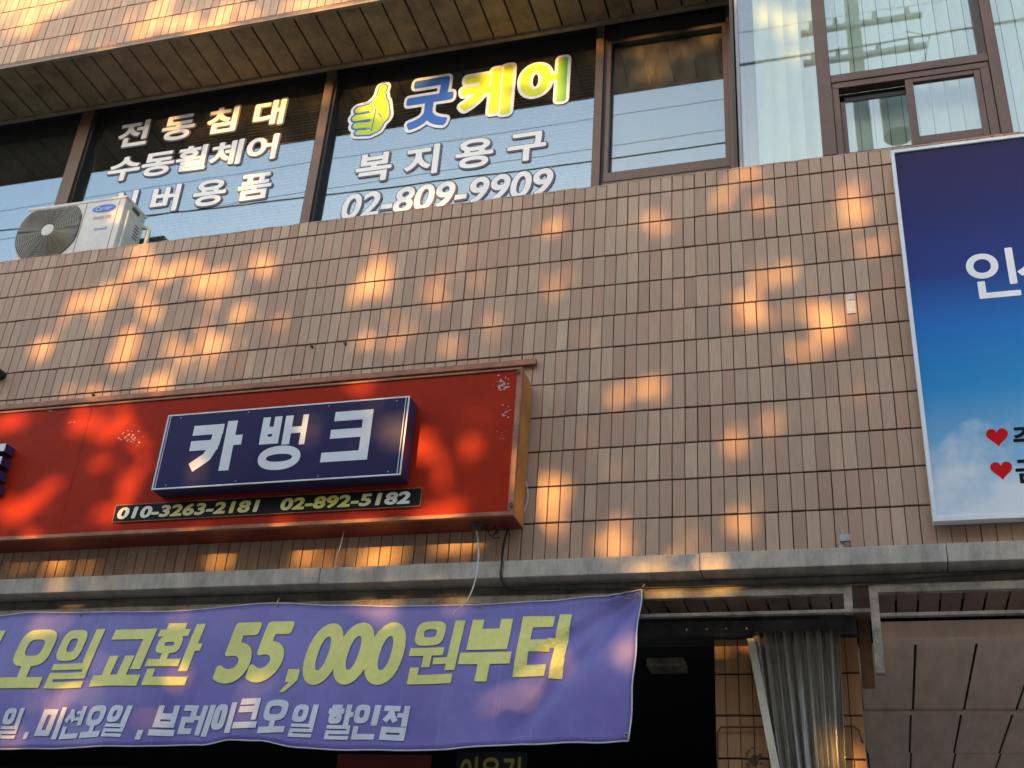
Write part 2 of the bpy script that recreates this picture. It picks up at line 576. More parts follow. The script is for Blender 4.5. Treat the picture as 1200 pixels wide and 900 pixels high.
def glyph(ch, x0, z0, x1, z1, w, w2=None, sq=2.6, shear=0.0):
    """heavy block hangul made of strokes, filling the box x0..x1, z0..z1; w = stroke width"""
    P = []
    Wd, Hd = x1-x0, z1-z0

    def jamo(j, a, b, c, d, ww):
        # box a..b, c..d in 0..1 of the cell
        bx0, bx1 = x0+a*Wd+ww/2, x0+b*Wd-ww/2
        bz0, bz1 = z0+c*Hd+ww/2, z0+d*Hd-ww/2
        for s in CONS[j]:
            if s[0] == 'O':
                _, cx, cy, rx, ry = s
                P.extend(ringp(bx0+cx*(bx1-bx0), bz0+cy*(bz1-bz0), rx*(bx1-bx0), ry*(bz1-bz0), ww, sq=sq))
            else:
                q = [(bx0+u*(bx1-bx0), bz0+v*(bz1-bz0)) for u, v in s]
                for k in range(len(q)-1):
                    straight = abs(q[k][0]-q[k+1][0]) < 1e-6 or abs(q[k][1]-q[k+1][1]) < 1e-6
                    if straight:
                        P.append(seg(q[k], q[k+1], ww))
                    else:
                        P.append(seg(q[k], q[k+1], ww, ext=False))
                        for e_ in (q[k], q[k+1]):
                            if e_ not in (q[0], q[-1]):
                                P.append([(e_[0]+ww/2*math.cos(h*math.pi/5), e_[1]+ww/2*math.sin(h*math.pi/5)) for h in range(10)])

    def bar(a, b, c, d, ww=None):
        # solid rectangle in cell fractions
        P.append([(x0+a*Wd, z0+c*Hd), (x0+b*Wd, z0+c*Hd), (x0+b*Wd, z0+d*Hd), (x0+a*Wd, z0+d*Hd)])
    c, v, f = SYL[ch]
    fw, fh = w/Wd, w/Hd                      # stroke in cell fractions
    lo = 0.0
    if f:
        split = 0.40
    if ch == '뱅':
        for a in (0.0, ):
            jamo('ㅂ', 0, .42, .47, 1, w*0.92)
        bar(.50, .50+fw*.95, .44, 1)
        bar(.88-fw*.0, 1.0, .42, 1)
        bar(.50, 1.0, .65, .65+fh*.8)
        jamo('ㅇ', .04, .96, -0.04, .42, w)
    elif ch == '크' and w > .05:
        bar(.17, .98, .81, 1)
        bar(.13, .93, .46, .64)
        bar(.78, .98, .0, .9)
        bar(0, .97, 0, .19)
    elif c in ('k2',) and v == 'ㅏ':
        jamo('k2', 0, .60, .02, .97, w)
        bar(.66, .66+fw, -.02, 1.02)
        bar(.66, 1.0, .50, .50+fh)
    elif v in ('ㅡ', 'ㅗ', 'ㅛ', 'ㅜ') and not f:
        if v == 'ㅡ':
            jamo(c, .08 if c != 'ㅋ' else .1, .92, .27, 1, w)
            bar(0, 1, 0, fh)
        elif v == 'ㅗ':
            jamo(c, .08, .92, .36, 1, w)
            bar(.5-fw/2, .5+fw/2, fh*.5, .40)
            bar(0, 1, 0, fh)
        elif v == 'ㅛ':
            jamo(c, .06, .94, .28, 1, w)
            bar(.20, .20+fw*.9, fh*.5, .52)
            bar(.52, .52+fw*.9, fh*.5, .52)
            bar(0, 1, 0, fh)
        else:
            jamo(c, .1, .9, .5, 1, w)
            bar(0, 1, .27, .27+fh)
            bar(.5-fw/2, .5+fw/2, 0, .3)
    elif v in ('ㅣ', 'ㅏ', 'ㅓ', 'ㅕ', 'ㅔ') and not f:
        if v == 'ㅣ':
            jamo(c, 0, .62, .1, .94, w)
            bar(1-fw, 1, 0, 1)
        elif v == 'ㅓ':
            jamo(c, 0, .66, .03, .97, w)
            bar(1-fw, 1, 0, 1)
            bar(.6, 1, .47, .47+fh*.8)
        elif v == 'ㅔ':
            jamo(c, 0, .46, .06, .96, w*.95)
            bar(.6, .6+fw*.85, .03, .97)
            bar(.46, .7, .5, .5+fh*.7)
            bar(1-fw*.9, 1, 0, 1)
    elif v in ('ㅘ', 'ㅝ'):
        if v == 'ㅘ':
            jamo(c, 0, .66, .52, 1.02, w*.82)
            bar(.33-fw*.4, .33+fw*.4, .33, .52)
            bar(0, .7, .30, .30+fh*.8)
            bar(.74, .74+fw, .22, 1)
            bar(.74, 1.02, .55, .55+fh*.8)
        else:
            jamo(c, .04, .64, .60, 1, w*.85)
            bar(0, .70, .44, .44+fh*.8)
            bar(.30, .30+fw*.85, .26, .46)
            bar(.52, .8, .30, .30+fh*.65)
            bar(1-fw, 1, .20, 1)
        jamo('ㄴ', .08, 1.0-fw*.1, 0, .26, w*.9)
    else:
        # vertical vowel with a final consonant
        ww = w*.86
        jamo(c, 0, .62, .46, 1, ww)
        if v == 'ㅏ':
            bar(.68, .68+fw*.9, .40, 1)
            bar(.68, 1.02, .64, .64+fh*.8)
        else:
            bar(1-fw*.95, 1, .40, 1)
            if v == 'ㅓ':
                bar(.55, 1, .66, .66+fh*.7)
            if v == 'ㅕ':
                bar(.58, 1, .56, .56+fh*.55)
                bar(.55, 1, .76, .76+fh*.55)
        jamo(f, .06, 1, 0, .41 if f == 'ㄹ' else .38, min(ww*.82, .105*Hd) if f == 'ㄹ' else ww)
    if shear:
        P = [[(q[0]+shear*(q[1]-z0), q[1]) for q in poly] for poly in P]
    return P


def font_polys(body, offset=0.0, spacing=1.0, shear=0.0):
    """outline text as flat triangles (x, y), stroke weight set by offset"""
    c = bpy.data.curves.new('t', 'FONT')
    c.body = body
    c.offset = offset
    c.space_character = spacing
    c.shear = shear
    c.resolution_u = 6
    o = bpy.data.objects.new('t', c)
    COL.objects.link(o)
    bpy.context.view_layer.update()
    me = bpy.data.meshes.new_from_object(o.evaluated_get(bpy.context.evaluated_depsgraph_get()))
    V = [(v.co.x, v.co.y) for v in me.vertices]
    F = [tuple(p_.vertices) for p_ in me.polygons]
    bpy.data.objects.remove(o)
    bpy.data.curves.remove(c)
    bpy.data.meshes.remove(me)
    return V, F


def thicken(V, F, r):
    """heavier lettering: the outline swept with a round pen of radius r, merged with the inside"""
    if r <= 0:
        return V, F
    cnt = {}
    for f in F:
        for k in range(len(f)):
            e_ = tuple(sorted((f[k-1], f[k])))
            cnt[e_] = cnt.get(e_, 0)+1
    polys = [[V[k] for k in f] for f in F]
    for (a, b_), c in cnt.items():
        if c == 1:
            polys.append(capsule(V[a], V[b_], r, 5))
    return union(polys)


def fit(V, box, ref=None):
    q = ref or V
    a0, a1 = min(v[0] for v in q), max(v[0] for v in q)
    b0, b1 = min(v[1] for v in q), max(v[1] for v in q)
    x0, z0, x1, z1 = box
    return [(x0+(v[0]-a0)/(a1-a0)*(x1-x0), z0+(v[1]-b0)/(b1-b0)*(z1-z0)) for v in V]


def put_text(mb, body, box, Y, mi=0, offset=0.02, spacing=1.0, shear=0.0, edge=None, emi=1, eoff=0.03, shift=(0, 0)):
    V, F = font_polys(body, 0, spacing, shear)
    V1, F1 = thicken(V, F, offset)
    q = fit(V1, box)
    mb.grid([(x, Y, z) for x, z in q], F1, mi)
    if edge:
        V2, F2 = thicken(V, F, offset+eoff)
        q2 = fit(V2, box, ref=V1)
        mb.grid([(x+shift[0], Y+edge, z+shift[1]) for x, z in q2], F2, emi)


# ------------------------------------------------------------------ tiles
TW, TH = 0.07484, 0.235            # tile pitch


def tile_field(mb, x0, x1, rows, y, hue=0.5, axis='x', jv=0.0044, jh=0.0105, drift=0.004, deep=0.010):
    """rows: list of (z_bottom, z_top); every tile a chamfered slab, slightly tilted, with a tint of its own"""
    for (za, zb) in rows:
        n0, n1 = math.floor(x0/TW)-1, math.ceil(x1/TW)+1
        off = random.uniform(-drift, drift)
        for i in range(n0, n1):
            a = max(x0, i*TW+jv/2+off+random.uniform(-.0012, .0012))
            b = min(x1, (i+1)*TW-jv/2+off+random.uniform(-.0012, .0012))
            if b-a < 0.012:
                continue
            c, d = za+jh/2+random.uniform(-.001, .001), zb-jh/2+random.uniform(-.001, .001)
            e = 0.002
            dy = [random.uniform(-.0012, .0012) for _ in range(4)]
            yy = y+random.uniform(-.0015, .0015)
            o = [(a, yy+e, c), (b, yy+e, c), (b, yy+e, d), (a, yy+e, d)]
            i_ = [(a+e, yy+dy[0], c+e), (b-e, yy+dy[1], c+e), (b-e, yy+dy[2], d-e), (a+e, yy+dy[3], d-e)]
            k = [(q[0], y+deep+0.004, q[2]) for q in o]
            h = min(1, max(0, random.gauss(hue, 0.28)))
            if random.random() < 0.06:
                h = 1.0
            tn = (h, min(1, max(0, random.gauss(.5, .24))), random.random(), 1)
            V = i_+o+k
            F = [(0, 1, 2, 3)]+[(4+j, 4+(j+1) % 4, (j+1) % 4, j) for j in range(4)]+[(8+j, 8+(j+1) % 4, 4+(j+1) % 4, 4+j) for j in range(4)]
            mb.grid(V, F, 0, tn)


# ================================================================== SETTING
g = MB()
g.face([(-900, -900, 0), (900, -900, 0), (900, 900, 0), (-900, 900, 0)])
tag(g.build('ground', 'paving'), kind='structure')
g = MB()
g.face([(-900, -13.4, 0.004), (900, -13.4, 0.004), (900, -9.6, 0.004), (-900, -9.6, 0.004)])
tag(g.build('road', 'asphalt'), kind='structure')
g = MB()
for k in range(-30, 30):
    g.face([(k*6, -9.5, 0.008), (k*6+3, -9.5, 0.008), (k*6+3, -9.35, 0.008), (k*6, -9.35, 0.008)])
tag(g.build('road_marking', 'road_white'), kind='structure')
g = MB()
g.box(-120, 120, -7.4, 0.4, -0.02, 0.13, bev=0.01)
g.box(-120, 120, -21.0, -11.6, -0.02, 0.13, bev=0.01)
tag(g.build('pavement', 'paving'), kind='structure')
g = MB()
for k in range(-60, 60):
    g.box(k*1.0+.004, k*1.0+.996, -7.6, -7.405, 0.0, 0.15, bev=0.015)
    g.box(k*1.0+.004, k*1.0+.996, -11.595, -11.4, 0.0, 0.15, bev=0.015)
tag(g.build('kerb', 'kerb_stone'), kind='structure')

# ================================================================== OPPOSITE SIDE: unseen row added to block low sky, lower for the sun
def far_building(x0, x1, h, label, storeys):
    B = thing('unseen_opposite_building', label, 'building', ((x0+x1)/2, -24, 0))
    s = MB()
    s.box(x0, x1, -30, -21, -.05, h, 0, bev=.05)
    s.build('wall', 'render_wall', B)
    s = MB()
    s.box(x0-.2, x1+.2, -30.2, -20.8, h+.002, h+.35, 0, bev=.04)
    s.build('roof', 'concrete', B)
    n = max(1, int((x1-x0)/2.6))
    for st in range(storeys):
        for k in range(n):
            a = x0+(x1-x0)*(k+.22)/n
            c = x0+(x1-x0)*(k+.78)/n
            z = .9+st*3.1
            f = MB()
            f.box(a, c, -21.01, -20.95, z, z+1.5, 0, bev=.01)
            f.box(a+.06, c-.06, -20.949, -20.94, z+.06, z+1.44, 1)
            f.build('window', ['bronze', 'interior_dark'], B)


far_building(-9.5, 6.0, 5.9, 'unseen low rendered building across the street, added to block low sky, two storeys high between two taller ones', 2)
far_building(-46, -10.5, 14.5, 'unseen tall rendered building across the street, added to block low sky left of the low one', 4)
far_building(7.5, 46, 14.5, 'unseen tall rendered building across the street, added to block low sky right of the low one', 4)

# ================================================================== BUILDING
XL, XR = -5.0, 12.0                 # ends of the building
ZT = Z0+0.13                        # top of the tiled wall under the windows
ZLT, ZLB = Z0-2.62, Z0-2.722        # ledge front, top and bottom
ZS = Z0+2.345                       # underside of the projecting floor above
ZSOF = Z0-2.79                      # soffit below the tiled wall
ZCEIL = Z0-2.93                     # porch ceiling
YF, YG = 0.66, 0.74                 # window frames / glass of the recessed windows
BX = 5.765                          # left edge of the flush bay of windows
PX0, PX1 = at(838, 800, Y=.5).x, at(1005, 760, Y=.5).x   # pillar
BLD = thing('tiled_building', 'brown tiled shop building with recessed upper windows and an open ground floor', 'building', (3.5, 0, 0))

# wall under the windows
b = MB()
b.box(XL, XR, 0.012, 0.30, Z0-2.60, ZT-0.02)
b.build('wall', 'grout', BLD)
rows = [(Z0-TH*(k+1), Z0-TH*k) for k in range(11)]
rows[-1] = (Z0-2.60, Z0-TH*10)
tf = MB()
tile_field(tf, XL, XR, rows, 0.0)
tile_field(tf, XL, XR, [(Z0, ZT)], 0.0)
# cap tiles lying on the wall top, a little uneven
i = 0
x = XL
while x < XR:
    dz = random.uniform(-.004, .003)
    tn = (min(1, max(0, random.gauss(.4, .3))), random.random(), 0, 1)
    tf.grid([(x+.003, -.002, ZT-.012+dz), (x+TW-.003, -.002, ZT-.012+dz), (x+TW-.003, .004, ZT+dz), (x+.003, .004, ZT+dz), (x+TW-.003, .29, ZT+dz), (x+.003, .29, ZT+dz)],
            [(0, 1, 2, 3), (3, 2, 4, 5)], 0, tn)
    x += TW
tf.build('tile_facing', 'clay_tile', BLD)

# projecting floor above: tiled front, lip, soffit of boards
b = MB()
b.box(XL, BX, 0.012, 0.9, ZS+0.03, ZS+3.6)
b.box(XL, XR, 0.9, 7.5, ZS+0.03, ZS+3.6)
b.box(BX, XR, 0.012, 0.9, ZS+0.9, ZS+3.6)
b.build('upper_wall', 'render_wall', BLD)
tf = MB()
rws = [(ZS+.045+TH*k, ZS+.045+TH*(k+1)) for k in range(6)]
tile_field(tf, XL, BX, rws, 0.0, hue=0.35)
tf.build('tile_facing', 'clay_tile', BLD)
b = MB()
b.box(XL, BX, -0.006, 0.03, ZS+0.006, ZS+0.04, bev=0.004)
b.build('edge_trim', 'edge_trim', BLD)
b = MB()
b.box(XL, BX, -0.012, 0.022, ZS-0.018, ZS+0.004, bev=0.003)
b.build('drip_edge', 'soffit_trim', BLD)
b = MB()
b.box(XL, BX, 0.03, YF+.12, ZS+.012, ZS+.028, 1)
x = -4.9
while x < BX-.02:
    b.box(x+.008, min(BX, x+.192), 0.024, YF-.05, ZS+random.uniform(0, .002)-.004, ZS+.010, 0, bev=0.003)
    x += 0.2
b.build('soffit', ['soffit_board', 'black_gap'], BLD)
b = MB()
b.box(XL, BX-.02, YF-.05, YF-.01, ZS-.03, ZS+.012, bev=.004)
b.build('soffit_moulding', 'soffit_trim', BLD)
# recess floor and back
b = MB()
b.box(XL, BX, 0.292, YF+.2, ZT-.2, ZT-.06)
b.box(BX, XR, 0.292, 0.6, ZT-.2, ZT-.06)
b.build('recess_floor', 'concrete', BLD)
b = MB()
b.box(BX-.035, BX-.012, .02, YF+.1, ZT-.06, ZS)
b.build('bay_side', 'bronze_dark', BLD)
# upper room shell behind the recessed windows
b = MB()
b.box(XL, BX-.04, 3.6, 3.7, ZT-.2, ZS)
b.box(XL, BX-.04, YF+.2, 3.6, ZT-.2, ZT-.1)
b.box(XL, BX-.04, YF+.2, 3.6, ZS-.1, ZS+.01)
b.box(BX-.045, BX-.036, YF+.12, 3.6, ZT-.1, ZS-.1)
b.box(XL, XL+.1, YF+.2, 3.6, ZT-.1, ZS-.1)
b.build('upper_room', 'interior_room', BLD)
b = MB()
b.box(BX, XR, 1.5, 1.6, ZT-.1, ZS+1)
b.box(BX, XR, 0.61, 1.5, ZT-.2, ZT-.1)
b.build('bay_room', 'render_wall', BLD)

# ---- recessed windows (frame > pane, lettering)
zb = ZT-.06                          # bottom on the recess floor
zgf = at(600, 74, Y=YG).z
zg = at(711, 50, Y=YF).z             # top of the glass
post = [(at(88, 165, Y=YF).x, at(104, 165, Y=YF).x), (at(376, 130, Y=YF).x, at(389, 130, Y=YF).x), (at(696, 130, Y=YF).x, at(709, 130, Y=YF).x), (at(853, 100, Y=YF).x, BX-.04)]
zr0, zr1 = at(702, 213, Y=YF).z, at(706, 203, Y=YF).z


def recess_window(x0, x1, sash=False, left_post=None, right_post=None):
    """one bay of the strip window: head, sill, its right-hand post and the glass"""
    f = MB()
    if sash:
        f.box(x0, x1, YF+.02, YG+.05, zg, ZS-.002, 1)
        f.box(x0, x1, YF+.02, YG+.05, zb, zr0-.10, 0, bev=.004)
        f.box(x0+.002, x1-.002, YF-.03, YF+.019, zr0-.075, zr0-.04, 0, bev=.004)
        f.box(x0, x1, YF, YF+.05, zr0-.012, zr1, 0, bev=.005)
        f.box(x0, x1, YF+.05, YG+.05, zr0-.1, zr1-.03, 1)
        f.box(x0, x0+.035, YF+.01, YF+.06, zr1, zg, 0, bev=.004)
        f.box(x1-.035, x1, YF+.01, YF+.06, zr1, zg, 0, bev=.004)
    else:
        f.box(x0, x1, YF, YG+.05, zb, zb+.05, 0, bev=.004)
        f.box(x0, x1, YG-.003, YG+.05, zgf, ZS-.002, 1)  # black head; the moulding's shade mirrored in the glass is put into its colour
    if right_post:
        a, c = right_post
        f.box(a, c-.022, YF-.015, YF+.05, zb, ZS-.03, 0, bev=.005)
        f.box(c-.030, c, YF+.012, YG+.05, zb, ZS-.03, 1, bev=.003)  # right side of the post: its shade from the sun put into the colour
    w = f.build('window', ['bronze', 'head_shade_black'], BLD)
    q = MB()
    q.box(x0, x1, YG, YG+.006, zb+.05 if not sash else zr1-.03, zg if sash else zgf)
    q.build('pane', 'glass_dusty' if sash else 'glass_dark', w)
    return w


recess_window(XL+.1, post[0][0], right_post=post[0])
win1 = recess_window(post[0][1], post[1][0], right_post=post[1])
win2 = recess_window(post[1][1], post[2][0], right_post=post[2])
win3 = recess_window(post[2][1], post[3][0], sash=True, right_post=post[3])
YT = YG-.007                         # vinyl letters on the outside of the glass


def gbox(px0, pt, px1, pb, Y, xm=None):
    """box in x, z on the plane Y from the picture box of a row: left, top at right end, right, bottom at right end"""
    return at(px0[0], px0[1], Y=Y).x, at(px1, pb, Y=Y).z, at(px1, (pt+pb)/2, Y=Y).x, at(px1, pt, Y=Y).z


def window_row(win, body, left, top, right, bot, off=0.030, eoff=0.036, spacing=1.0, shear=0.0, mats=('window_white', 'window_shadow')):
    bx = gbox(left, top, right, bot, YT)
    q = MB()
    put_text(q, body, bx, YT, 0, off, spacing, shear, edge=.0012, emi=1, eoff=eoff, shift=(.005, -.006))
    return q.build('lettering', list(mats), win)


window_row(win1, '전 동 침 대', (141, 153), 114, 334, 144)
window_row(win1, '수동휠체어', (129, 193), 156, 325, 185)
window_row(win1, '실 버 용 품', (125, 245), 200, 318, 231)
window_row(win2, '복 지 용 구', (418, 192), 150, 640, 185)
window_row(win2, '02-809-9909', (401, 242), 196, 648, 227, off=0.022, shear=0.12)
# thumb emblem + three big coloured syllables
q = MB()
q_lo = MB()


def big(ch, box_px, matn, k=1):
    x0, y0, x1, y1 = box_px
    xm, ym = (x0+x1)/2, (y0+y1)/2
    bx = (at(x0, ym, Y=YT).x, at(xm, y1, Y=YT).z, at(x1, ym, Y=YT).x, at(xm, y0, Y=YT).z)
    ins = .028
    bx = (bx[0]+ins, bx[1]+ins, bx[2]-ins, bx[3]-ins)
    e = MB()
    put_text(e, ch, bx, YT-.001, 0, .042, edge=.0011, emi=1, eoff=.055)
    return e.build('lettering', [matn, 'window_white'], win2)


grad_mat('logo_lime_green', 0, [(at(615, 90, Y=YT).x, (0.72, 0.78, 0.02)), (at(645, 90, Y=YT).x, (0.55, 0.74, 0.03)), (at(666, 90, Y=YT).x, (0.10, 0.42, 0.06))])
mat('logo_yellow', (0.72, 0.78, 0.02), 0.5, var=0.04)
big('굿', (473, 90, 534, 152), 'logo_blue')
big('케', (537, 78, 603, 140), 'logo_yellow')
big('어', (606, 68, 668, 125), 'logo_lime_green')
e = MB()
tx0, tz0 = at(404, 150, Y=YT).x, at(435, 163, Y=YT).z
tx1, tz1 = at(467, 125, Y=YT).x, at(450, 92, Y=YT).z
sx, sz = tx1-tx0, tz1-tz0


def th(u, v):
    return (tx0+u*sx, tz0+v*sz)


parts = [((.22, .52), (.52, .54), .085), ((.19, .39), (.52, .39), .085), ((.22, .26), (.52, .24), .08), ((.28, .14), (.52, .12), .07)]
thumb = [((.64, .84), (.60, .62), .075), ((.61, .66), (.60, .52), .105), ((.60, .55), (.66, .36), .19), ((.66, .36), (.58, .2), .15), ((.66, .70), (.72, .50), .06)]
for k, (grow, mi, dy) in enumerate(((.075, 1, .0011), (.022, 2, .0004), (-.004, 0, -.0004))):
    polys = []
    for a, c, r in thumb+parts:
        g_ = grow if (a, c, r) in thumb or k < 2 else grow-.012
        polys.append(capsule(th(*a), th(*c), (r+g_)*sx))
    vv, ff = union(polys)
    e.grid([(x, YT+dy, z) for x, z in vv], ff, mi)
# blue finger lines
polys = []
for a, c in (((.14, .455), (.50, .455)), ((.14, .325), (.50, .315)), ((.18, .20), (.50, .18)), ((.52, .58), (.56, .46)), ((.5, .62), (.30, .62)), ((.56, .46), (.54, .14)), ((.62, .42), (.70, .34))):
    polys.append(capsule(th(*a), th(*c), .011*sx, 6))
vv, ff = union(polys)
e.grid([(x, YT-.001, z) for x, z in vv], ff, 2)
e.build('thumb_emblem', ['logo_lime', 'window_white', 'logo_blue'], win2)



def venetian(x0, x1, label):
    t_ = thing('venetian_blind', label, 'blind', ((x0+x1)/2, YG+.15, zb+.06))
    q = MB()
    z = zgf-.03
    while z > zb+.1:
        w_ = random.uniform(.011, .014)
        q.grid([(x0, YG+.13-.010, z-w_), (x1, YG+.13-.010, z-w_+random.uniform(-.002, .002)), (x1, YG+.13+.012, z+w_), (x0, YG+.13+.012, z+w_),
                (x0, YG+.131-.010, z-w_-.001), (x1, YG+.131-.010, z-w_-.001), (x1, YG+.131+.012, z+w_-.001), (x0, YG+.131+.012, z+w_-.001)],
               [(0, 1, 2, 3), (7, 6, 5, 4)])
        z -= .036
    q.build('slats', 'blind_brown', t_)
    q = MB()
    q.box(x0, x1, YG+.10, YG+.16, zgf-.02, zgf+.02, bev=.004)
    q.build('head_rail', 'bronze_dark', t_)
    for u in (.12, .5, .88):
        q = MB()
        xx = x0+(x1-x0)*u
        q.tube([(xx, YG+.112, zb+.1), (xx, YG+.112, zgf-.02)], .0025, 5)
        q.build('cord', 'bronze_dark', t_)


venetian(at(200, 150, Y=YG+.13).x, post[1][0]-.02, 'brown slatted blind behind the window with three rows of white letters')
venetian(post[1][1]+.02, at(531, 110, Y=YG+.13).x, 'brown slatted blind behind the thumb emblem, left of the gap')
venetian(at(553, 110, Y=YG+.13).x, post[2][0]-.03, 'brown slatted blind behind the yellow letters, right of the gap')

# ---- flush bay of windows on the right
YB = 0.03
bx0 = at(951, 0, Y=YB).x
xa, xb = 6.303, 6.395                # first post
xc, xd = 7.392, 7.462                # second post
zm0, zm1 = at(1060, 87, Y=YB).z, at(1060, 78, Y=YB).z
ZBT = ZS+.9
f = MB()
f.box(BX+.0, BX+.022, YB-.012, YB+.05, ZT+.004, ZBT, 1, bev=.003)
f.box(BX+.024, xa-.002, YB+.0, YB+.05, ZT+.002, ZT+.02, 1)
w = f.build('window', ['bronze', 'alu_grey'], BLD)
q = MB()
q.box(BX+.022, xa, YB+.012, YB+.02, ZT+.004, ZBT)
q.build('pane', 'glass_bay', w)
f = MB()
f.box(xa, xb, YB-.03, YB+.07, ZT+.003, ZBT, 0, bev=.006)
f.box(xc, xd, YB-.03, YB+.07, ZT+.003, ZBT, 0, bev=.006)
f.box(xb-.001, xc+.001, YB-.02, YB+.06, zm0, zm1, 0, bev=.005)
f.box(xc-.055, xc+.001, YB-.008, YB+.05, zm1, ZBT, 2, bev=.004)
w = f.build('window', ['bronze', 'alu_grey', 'bronze_dark'], BLD)
q = MB()
q.box(xb, xc-.055, YB+.012, YB+.02, zm1, ZBT)
q.build('pane', 'glass_bay', w)
# sliding unit below
xs = at(1061, 95, Y=YB).x
zs_t = zm0-.05
f = MB()
f.box(xb+.002, xc-.002, YB-.012, YB+.06, zs_t, zm0-.002, 0, bev=.004)
f.box(xb+.002, xb+.045, YB-.012, YB+.06, ZT+.004, zs_t, 0, bev=.004)
f.box(xc-.06, xc-.002, YB-.012, YB+.06, ZT+.004, zs_t, 0, bev=.004)
f.box(xb+.045, xc-.06, YB-.012, YB+.06, ZT+.003, ZT+.02, 0, bev=.003)
sl_ = f.build('sliding_window', ['bronze', 'bronze_dark'], BLD)
f = MB()     # left sash, set back, hanging lower than the track
f.box(xb+.046, xb+.08, YB+.04, YB+.058, ZT+.022, zs_t-.05, 0, bev=.003)
f.box(xb+.046, xs+.02, YB+.04, YB+.058, zs_t-.085, zs_t-.05, 1, bev=.003)
f.box(xb+.046, xs+.02, YB+.062, YB+.07, zs_t-.05, zs_t, 1)
f.build('sash', ['bronze', 'head_shade_black'], sl_)
f = MB()     # right sash in front
f.box(xs-.005, xs+.045, YB-.006, YB+.03, ZT+.022, zs_t-.002, 0, bev=.004)
f.box(xc-.10, xc-.062, YB-.006, YB+.03, ZT+.022, zs_t-.002, 0, bev=.004)
f.box(xs+.045, xc-.10, YB-.006, YB+.03, ZT+.022, ZT+.085, 0, bev=.004)
f.box(xs+.045, xc-.10, YB-.006, YB+.03, zs_t-.035, zs_t-.002, 0, bev=.004)
f.build('sash', ['bronze'], sl_)
q = MB()
q.box(xb+.08, xs+.0, YB+.045, YB+.05, ZT+.022, zs_t-.085)
q.box(xs+.045, xc-.10, YB+.010, YB+.016, ZT+.085, zs_t-.035)
q.build('pane', 'glass_bay', sl_)
f = MB()
f.box(XR-.1, XR, YB-.03, YB+.07, ZT+.003, ZBT, 0, bev=.006)
f.box(9.45, XR-.099, YB-.02, YB+.06, ZT+.003, ZT+.03, 0, bev=.004)
f.box(9.4, 9.47, YB-.03, YB+.07, ZT+.003, ZBT, 0, bev=.006)
w = f.build('window', ['bronze'], BLD)
q = MB()
q.box(xd, 9.4, YB+.012, YB+.02, ZT+.004, ZBT)
q.box(9.47, XR-.1, YB+.012, YB+.02, ZT+.004, ZBT)
q.build('pane', 'glass_bay', w)


def blind(x0, x1, pitch, depth, label, z0=ZT+.02, wav=None):
    """vertical fabric blind: overlapping upright slats hanging from a rail"""
    t_ = thing('vertical_blind', label, 'blind', ((x0+x1)/2, YB+.2, z0))
    s = MB()
    x = x0
    k = 0
    ov = 1.04 if depth > .05 else .945
    while x < x1-.01:
        w_ = min(pitch, x1-x)
        a = random.uniform(.5, 1.0)*depth
        V = []
        for j in range(7):
            u = j/6
            yy = YB+.16+a*(math.sin(u*math.pi)*.5)+depth*.35*u
            V += [(x+w_*ov*u, yy, z0+random.uniform(0, .002)), (x+w_*ov*u, yy, ZBT-.05)]
        s.grid(V, [(2*j, 2*j+2, 2*j+3, 2*j+1) for j in range(6)])
        x += pitch
    s.build('slats', 'blind_white', t_, smooth=True)
    s = MB()
    s.box(x0, x1, YB+.15, YB+.24, ZBT-.05, ZBT-.01, bev=.005)
    s.build('head_rail', 'alu_white', t_)
    return t_


blind(BX+.12, xa+.02, .105, .10, 'white pleated blind behind the frameless glass beside the recessed windows')
blind(xb-.02, xc+.0, .094, .03, 'white flat slat blind behind the large pane over the sliding window')
blind(xd-.02, XR-.15, .094, .03, 'white slat blind behind the pane at the right edge of the photo')

# ---- ledge, lower soffit, frames, beam, porch ceiling
b = MB()
x = XL
seams = [at(378, 650, Y=-.12).x, at(590, 660, Y=-.12).x, at(820, 660, Y=-.12).x, at(1110, 650, Y=-.12).x]
edges = [XL]+seams+[XR]
for a, c in zip(edges[:-1], edges[1:]):
    dz = random.uniform(-.003, .003)
    b.box(a+.0015, c-.0015, -0.12, 0.30, ZLB+dz, ZLT+dz, 0, bev=.006)
b.build('ledge', 'concrete', BLD)
b = MB()
b.box(XL, XR, 0.03, 0.30, ZSOF+.004, ZLB-.006)
b.build('fascia_board', 'grey_board', BLD)
b = MB()
b.box(XL, XR, 0.302, 0.66, ZSOF+.016, ZT-.22, 1)
x = XL
while x < XR-.1:
    m_ = 0
    b.box(x+.006, x+.109, 0.034, 0.60, ZSOF-.010, ZSOF+.003, m_, bev=.002)
    x += .115
b.build('lower_soffit', ['lower_soffit', 'black_gap'], BLD)


def tube_frame(x0, x1, z0, z1, leg=None):
    s = MB()
    r = .045
    s.box(x0, x1, -.02, .025, z1-r, z1, bev=.004)
    s.box(x0, x1, -.015, .020, z0, z0+.02, bev=.004)
    s.box(x1-r, x1, -.0225, .0275, z0-.002, z1-.003, bev=.004)
    s.box(x0, x0+r, -.0225, .0275, (leg or z0)-.002, z1-.003, bev=.004)
    return s


zf1, zf0 = at(900, 690, Y=0).z, at(900, 721, Y=0).z
tube_frame(XL, at(999, 700, Y=0).x, zf0, zf1).build('steel_frame', 'frame_paint', BLD)
tube_frame(at(1018, 690, Y=0).x, XR, at(1100, 722, Y=0).z, at(1100, 684, Y=0).z, leg=at(1026, 790, Y=0).z).build('steel_frame', 'frame_paint', BLD)
s = MB()
s.box(at(997, 715, Y=.02).x, at(1020, 715, Y=.02).x, .0, .03, at(1010, 717, Y=0).z, at(1010, 713, Y=0).z)
s.build('frame_link', 'frame_paint', BLD)
